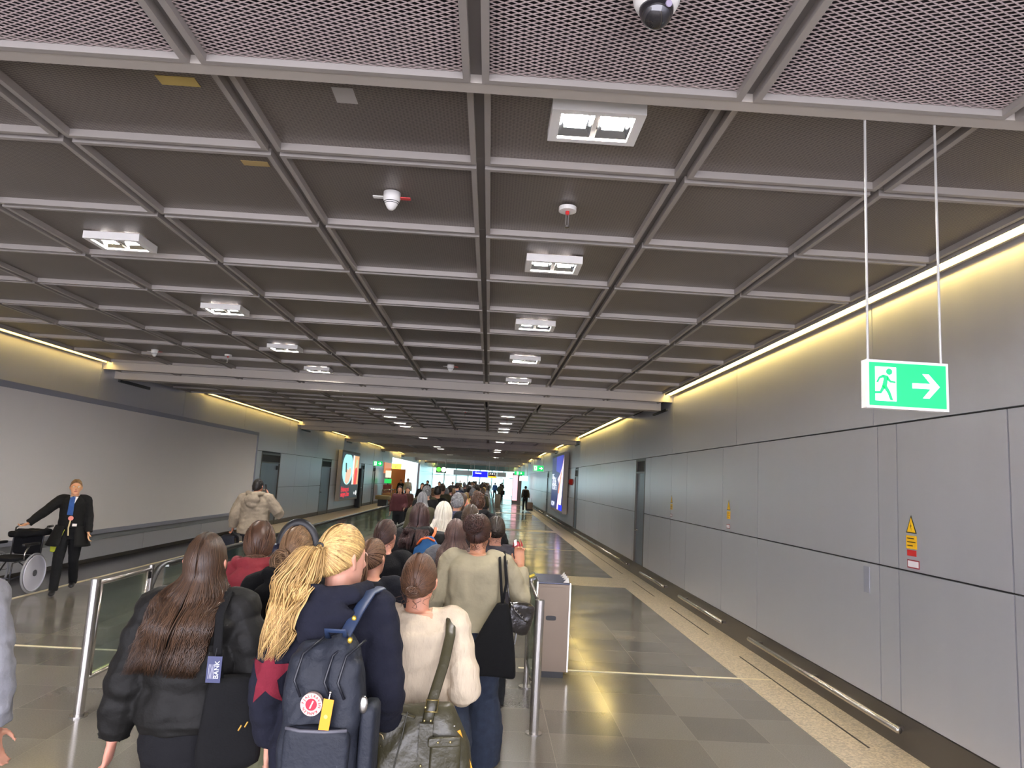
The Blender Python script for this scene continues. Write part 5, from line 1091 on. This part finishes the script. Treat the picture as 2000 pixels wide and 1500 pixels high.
# airport attendant with wheelchair
WA = person(-6.33, 11.25, 1.69, 'attendant in a long dark coat and blue scarf beside the wheelchair', yaw=PI+.42, head=(.1, .12), face=True, near=2, legs='walk2', arms=(((.22, -.02, 1.13), (.25, .06, .90)), ((.36, .08, 1.20), (.53, .18, 1.03))), hands=(None, ((.7, .5, -.3), (0, 0, -1))), curl=(.5, .6),
    top=dict(mat=cloth((26, 25, 24), .8), t=.03, hem=.97, arm=.028, wr=.005, name='coat', box=.8), bottom=dict(mat=cloth((30, 30, 32))), hairo=dict(style='bun', mat=hair_mat((96, 60, 30), (190, 140, 80)), tie=(0, -.9, .1), bun=.03), skin=(226, 168, 128), shoes=(22, 22, 24))
bm = B(); s = WA['s']
for sx, a0, a1 in ((1, .1, 2.6), (-1, .1, 2.6)):
    rows = []
    for z in np.linspace(.70, 1.0, 8):
        fl = (1.0-z)*.35; rows.append([Vector((sx*(prof(.95)[0]+.035+fl)*math.sin(t), (prof(.95)[1]+.035+fl)*math.cos(t)-.01, z+.0)) for t in np.linspace(a0+.25, PI, 14)])
    V_ = [[bm.verts.new(p*s) for p in row] for row in rows]
    for a, b_ in zip(V_, V_[1:]):
        for i in range(13): bm.faces.new((a[i], a[i+1], b_[i+1], b_[i]))
o = obj('coat_skirt', bm, cloth((26, 25, 24), .8), WA['root'], smooth=True); so = o.modifiers.new('s', 'SOLIDIFY'); so.thickness = .012
stick(WA, WA['top'], 'white_shirt_front', [[(-.055, 1.44), (.055, 1.44), (0, 1.28)]], paint((235, 232, 228), .7), flip=-1, off=.004)
stick(WA, WA['top'], 'blue_scarf', [[(-.02, 1.45), (.05, 1.43), (.035, 1.22), (.06, 1.17), (-.02, 1.16), (-.01, 1.25)]], cloth((60, 110, 200)), flip=-1, off=.010)
bm = B()
for q in ((.07, 0, 0), (-.07, 0, 0)): pass
for sd in (-1, 1): tube(bm, [(WA['hc']+WA['R']@Vector((sd*.031+.022*math.cos(t), .101, .002+.019*math.sin(t)))) for t in np.linspace(0, 2*PI, 16, endpoint=False)], .0022, 6, closed=True)
tube(bm, [WA['hc']+WA['R']@Vector((-.01, .104, .004)), WA['hc']+WA['R']@Vector((.01, .104, .004))], .002, 6)
for sd in (-1, 1): tube(bm, [WA['hc']+WA['R']@Vector((sd*.053, .10, .006)), WA['hc']+WA['R']@Vector((sd*.082, .0, .006))], .002, 6)
r, f = thing_on(WA, 'eyeglasses', (0, .1, 1.58), label='thin gold framed eyeglasses worn by the attendant', cat='glasses'); obj('frame', xf(bm, f), paint((200, 160, 80), .3, .7), r)
r, f = thing_on(WA, 'lanyard_badge', (0, .16, 1.10), label='pink round badge and white card hanging at the attendant\'s waist', cat='badge')
bm = B(); cyl(bm, (.0, .155, 1.12), (0, .165, 1.12), .035, 18); obj('round_badge', xf(bm, f), paint((226, 130, 110)), r)
bm = B(); box(bm, -.09, -.03, .16, .166, 1.0, 1.04); obj('card', xf(bm, f), paint((235, 225, 215)), r)
bm = B(); tube(bm, [(0, .16, 1.10), (.015, .165, .98), (.005, .165, .86)], [(.01, .004)]*3, 6); obj('ribbon', xf(bm, f), paint((200, 180, 130)), r)
r, f = thing_on(WA, 'yellow_pouch', (.16, .12, .70), label='lime yellow pouch hanging below the attendant\'s coat', cat='pouch')
bm = B(); rbox(bm, (.15, .14, .67), EX, EY, EZ, .065, .03, .055, .4, 4); obj('pouch_body', xf(bm, f), cloth((196, 205, 40)), r, smooth=True)
bm = B(); tube(bm, [(.13, .15, .72), (.06, .16, .95)], .004, 6); obj('cord', xf(bm, f), paint((196, 205, 40)), r)
# wheelchair
r = empty('wheelchair', (-6.98, 11.1, 0.004), .0, label='black wheelchair with white disc wheel cover pushed past the left board', cat='wheelchair')
def wheel(nm, cx, cy, cz, R0, w_, cover=None, rz=0):
    e = empty(nm, (cx, cy, cz), rz); e.parent = r
    bm = B(); tube(bm, [(0, (R0-.018)*math.cos(t), (R0-.018)*math.sin(t)) for t in np.linspace(0, 2*PI, 40, endpoint=False)], w_, 10, closed=True); obj('tyre', bm, paint((150, 150, 152), .5) if R0 > .2 else M['black'], e, smooth=True)
    bm = B(); cyl(bm, (-w_*1.5, 0, 0), (w_*1.5, 0, 0), R0*.16, 16); obj('hub', bm, paint((90, 90, 95), .4), e)
    if cover: bm = B(); tube(bm, [(.004, 0, 0), (.018, 0, 0)], R0*.84, 40); tube(bm, [(.022, (R0*.86)*math.cos(t), (R0*.86)*math.sin(t)) for t in np.linspace(0, 2*PI, 40, endpoint=False)], .009, 8, closed=True); obj('disc_cover', bm, simple('pale_disc', srgb(208, 206, 216), .4, 0, 5, .06), e)
    else:
        bm = B()
        for k in range(10): t = 2*PI*k/10; cyl(bm, (0, 0, 0), (0, R0*.9*math.cos(t), R0*.9*math.sin(t)), .004, 6)
        obj('spokes', bm, M['steel'], e)
wheel('rear_wheel', .28, .0, .295, .295, .016, True); wheel('rear_wheel', -.28, 0, .295, .295, .016)
wheel('front_caster', .22, -.48, .09, .09, .014); wheel('front_caster', -.22, -.48, .09, .09, .014)
bm = B()
for sx in (-1, 1):
    X = sx*.22
    tube(bm, [(X, -.45, .18), (X, -.42, .48), (X, -.1, .50), (X, .20, .50), (X, .22, .75), (X, .24, .92), (X, .32, .95)], .012, 8); tube(bm, [(X, .2, .5), (X, .0, .3), (X, -.4, .25)], .012, 8); tube(bm, [(X, -.45, .25), (X, -.62, .1)], .011, 8)
    cyl(bm, (X, -.48, .09), (X, -.46, .25), .01, 8)
tube(bm, [(-.22, .2, .5), (0, .2, .36), (.22, .2, .5)], .011, 8); tube(bm, [(-.22, -.4, .26), (.22, -.4, .26)], .011, 8)
obj('frame', bm, paint((60, 60, 64), .3, .5), r, smooth=True)
bm = B(); rbox(bm, (0, -.12, .51), EX, EY, EZ, .21, .24, .03, .3, 5); obj('seat', bm, cloth((24, 24, 28)), r, smooth=True)
bm = B(); rbox(bm, (0, .22, .72), EX, EY, EZ, .21, .025, .19, .2, 6); obj('backrest', bm, cloth((24, 24, 28)), r, smooth=True)
for sx in (-1, 1):
    bm = B(); rbox(bm, (sx*.24, -.08, .72), EX, EY, EZ, .03, .19, .02, .3, 4); obj('armrest', bm, M['black'], r, smooth=True)
    bm = B(); tube(bm, [(sx*.23, -.2, .5), (sx*.24, -.2, .60), (sx*.24, -.12, .705)], .012, 8); obj('armrest_post', bm, M['steel'], r, smooth=True)
    bm = B(); cyl(bm, (sx*.22, .30, .95), (sx*.22, .42, .955), .018, 12); obj('push_grip', bm, M['black'], r, smooth=True)
    bm = B(); box(bm, *sorted((sx*.06, sx*.2)), -.72, -.56, .07, .09); obj('footplate', bm, M['black'], r)
bm = B(); rbox(bm, (.05, .16, .86), (1, 0, .1), EY, EZ, .30, .16, .05, .5, 3); bake(bm, 'draped_bag', blackc, r, .015, 2, .015)
# grey sweatshirt sleeve at the left frame edge
SL_ = person(-2.22, 3.1, 1.78, 'person in a light grey sweatshirt, only the sleeve at the left edge', near=1, arms=('hang', ((.235, -.02, 1.14), (.25, .03, .88))), top=dict(mat=cloth((170, 170, 178), .95, .3, 60), t=.04, arm=.035, wr=.010, name='sweatshirt'), hairo=dict(style='short', mat=BR))
# traveller with suitcase on the right
TM = person(2.62, 50.5, 1.75, 'man with black backpack pulling a suitcase along the right wall', near=0, legs='walk', arms=('hang', ((.24, -.02, 1.13), (.26, -.02, .9))), top=dict(mat=cloth((120, 108, 92)), name='jacket'), hairo=dict(style='short', mat=BK))
r, f = thing_on(TM, 'backpack', (0, -.2, 1.2), label='black backpack on the man with the suitcase', cat='backpack')
bm = B(); rbox(bm, (0, -.2, 1.2), EX, EY, EZ, .15, .09, .22, .3, 4); obj('pack_body', xf(bm, f), blackc, r, smooth=True)
r = empty('suitcase', (2.95, 50.1, 0), label='small brown and black trolley suitcase behind the man on the right', cat='suitcase')
bm = B(); rbox(bm, (0, 0, .36), EX, EY, EZ, .2, .13, .29, .15, 6); obj('shell', bm, paint((104, 88, 78), .5), r, smooth=True)
bm = B(); box(bm, -.21, .21, -.14, .14, .07, .2); obj('base', bm, M['black'], r)
bm = B(); tube(bm, [(-.08, .1, .62), (-.08, .1, .92), (.08, .1, .92), (.08, .1, .62)], .01, 6); obj('handle', bm, M['steel'], r)
for sx in (-.16, .16): bm = B(); cyl(bm, (sx-.015, 0, .035), (sx+.015, 0, .035), .035, 12); obj('wheel', bm, M['white'], r)
WB = person(1.0, 60, 1.78, 'person in olive jacket leaning under a black shoulder bag on the open floor', near=0, legs='walk', yaw=-.3, arms=('bent', 'bent'), top=dict(mat=cloth((86, 82, 62)), name='jacket', t=.04), bottom=dict(mat=blackc), hairo=dict(style='long', mat=BRd, len=.2, fine=.3))
r, f = thing_on(WB, 'shoulder_bag', (.25, -.1, .95), label='black bag on the shoulder of the olive jacket person', cat='bag')
bm = B(); rbox(bm, (.25, -.12, .98), EX, EY, EZ, .16, .08, .17, .4, 3); obj('bag_body', xf(bm, f), blackc, r, smooth=True)
bm = B(); tube(bm, [(.2, -.14, 1.1), (.05, -.15, 1.4), (-.05, 0, 1.48)], .012, 6); obj('strap', xf(bm, f), blackc, r)
# ------------------------------------------------------------------ the crowd further up: prototypes copied with their own colours
def far_spec(x, y, h, lb, topc, botc, hm, yaw=0, style='short', proto=None, sk=(205, 150, 125)):
    P_ = proto; c = P_['root'].copy(); COL.objects.link(c); c.location = (x, y, .012); c.rotation_euler = (0, 0, yaw); c.scale = (h/1.7,)*3; c['label'] = lb; c['category'] = 'person'; c['group'] = 'travellers in the distance'
    for ch in P_['root'].children:
        d = ch.copy(); COL.objects.link(d); d.parent = c; nm = ch.name.split('.')[0]
        m = {'jacket': cloth(topc), 'trousers': cloth(botc), 'hair': hm, 'body': skin_mat(sk)}.get(nm)
        if m: d.material_slots[0].link = 'OBJECT'; d.material_slots[0].material = m
    return c
def proto(**k):
    P_ = person(0, 0, 1.7, 'p', near=0, **k); return P_
pr_short = proto(hairo=dict(style='short', mat=BK, fine=.5), top=dict(mat=blackc, name='jacket', t=.03), arms=('bent', 'bent'))
pr_long = proto(hairo=dict(style='long', mat=BK, fine=.35, len=.25, width=.12, depth=.13), top=dict(mat=blackc, name='jacket', t=.03), arms=('bent', 'hang'))
pr_walk = proto(hairo=dict(style='short', mat=BK, fine=.4), top=dict(mat=blackc, name='jacket', t=.025), legs='walk')
pr_bun = proto(hairo=dict(style='bun', mat=BK, fine=.3), top=dict(mat=blackc, name='jacket', t=.03), arms=('hang', 'bent'), legs='step')
PR = [pr_short, pr_long, pr_walk, pr_bun]
WORDS = {(28, 28, 32): 'black', (40, 52, 84): 'navy', (120, 60, 66): 'dark red', (90, 92, 98): 'grey', (200, 200, 205): 'white', (90, 84, 60): 'olive', (60, 110, 180): 'blue', (190, 170, 130): 'beige', (90, 50, 40): 'brown'}
TC = list(WORDS); HM_ = [(BK, 'black'), (BR, 'brown'), (BRd, 'dark brown'), (LB, 'light brown'), (GY, 'grey'), (BL, 'blond')]
rq = random.Random(12)
# queue on the walkway
yq = 12.4; k = 0
rowsy = []
while yq < 70 and len(rowsy) < 44:
    rowsy.append(yq); yq += 0.95 if yq < 30 else 1.4
for i, yy in enumerate(rowsy):
    for sx in ((-.5, -1.15)[i % 2],) if rq.random() < .45 else (-.25, -1.2):
        x = sx+rq.uniform(-.12, .12); tc = rq.choice(TC[:2]+TC[5:6] if i < 8 else (TC[:6] if rq.random() < .7 else TC)); hm, hn = rq.choice(HM_); pi = rq.choice((0, 1, 3, 0)); h = rq.uniform(1.62, 1.88)
        side = 'right' if x > -.45 else ('left' if x < -.9 else 'middle')
        far_spec(x, yy+rq.uniform(-.1, .1), h, '%s haired traveller in %s jacket, %s of the queue, row %d ahead' % (hn, WORDS[tc], side, i+9), tc, rq.choice(((30, 30, 36), (60, 74, 104), (50, 48, 50))), hm, rq.uniform(-.15, .15), proto=PR[pi])
SP = [(-2.75, 22.5, 1.70, (120, 60, 66), PI, 1, BRd, 'woman in dark red jacket facing the camera on the empty walkway'), (-2.6, 38, 1.8, (28, 28, 32), PI, 2, BK, 'man in black T-shirt and dark trousers standing on the left walkway'),
      (-3.9, 46, 1.78, (28, 28, 32), PI-.6, 2, BK, 'man in a black suit beside the left handrail'), (-5.6, 50, 1.82, (205, 195, 170), PI, 2, LB, 'man in an open cream jacket walking towards the camera at the left opening'),
      (-6.15, 50.5, 1.70, (28, 28, 32), PI, 1, BK, 'woman all in black walking beside the cream jacket man'), (-2.9, 26, 1.62, (90, 50, 40), PI, 0, BRd, 'seated-height person in brown behind the left handrail'),
      (-4.2, 45, 1.3, (50, 56, 60), 0, 1, BRd, 'child in dark grey beside the black suit man'), (-2.75, 30, 1.75, (28, 28, 32), PI, 1, BK, 'second dark figure coming back along the empty walkway'),
      (-2.6, 52, 1.75, (90, 92, 98), PI, 2, BK, 'grey jacket figure far down the empty walkway'), (-1.0, 75, 1.75, (200, 200, 205), 0, 0, BK, 'white jacket traveller leaving the end of the walkway'),
      (.7, 78, 1.75, (60, 110, 180), 0, 2, BK, 'blue jacket traveller at the far end of the open floor'), (-3.2, 80, 1.78, (90, 84, 60), PI, 2, BR, 'olive jacket traveller near the far glazing'), (0.0, 83, 1.7, (200, 200, 205), PI, 1, BR, 'white clad traveller at the far glazing'), (1.6, 86, 1.8, (28, 28, 32), 0, 0, BK, 'black clad traveller at the far right glazing'),
      (-1.9, 88, 1.75, (40, 52, 84), 0, 3, BR, 'navy clad traveller at the far left glazing')]
for x, y, h, tc, yaw, pi, hm, lb in SP: far_spec(x, y, h, lb, tc, (40, 42, 48), hm, yaw, proto=PR[pi])
for P_ in PR:
    for ch in list(P_['root'].children): bpy.data.objects.remove(ch)
    bpy.data.objects.remove(P_['root'])
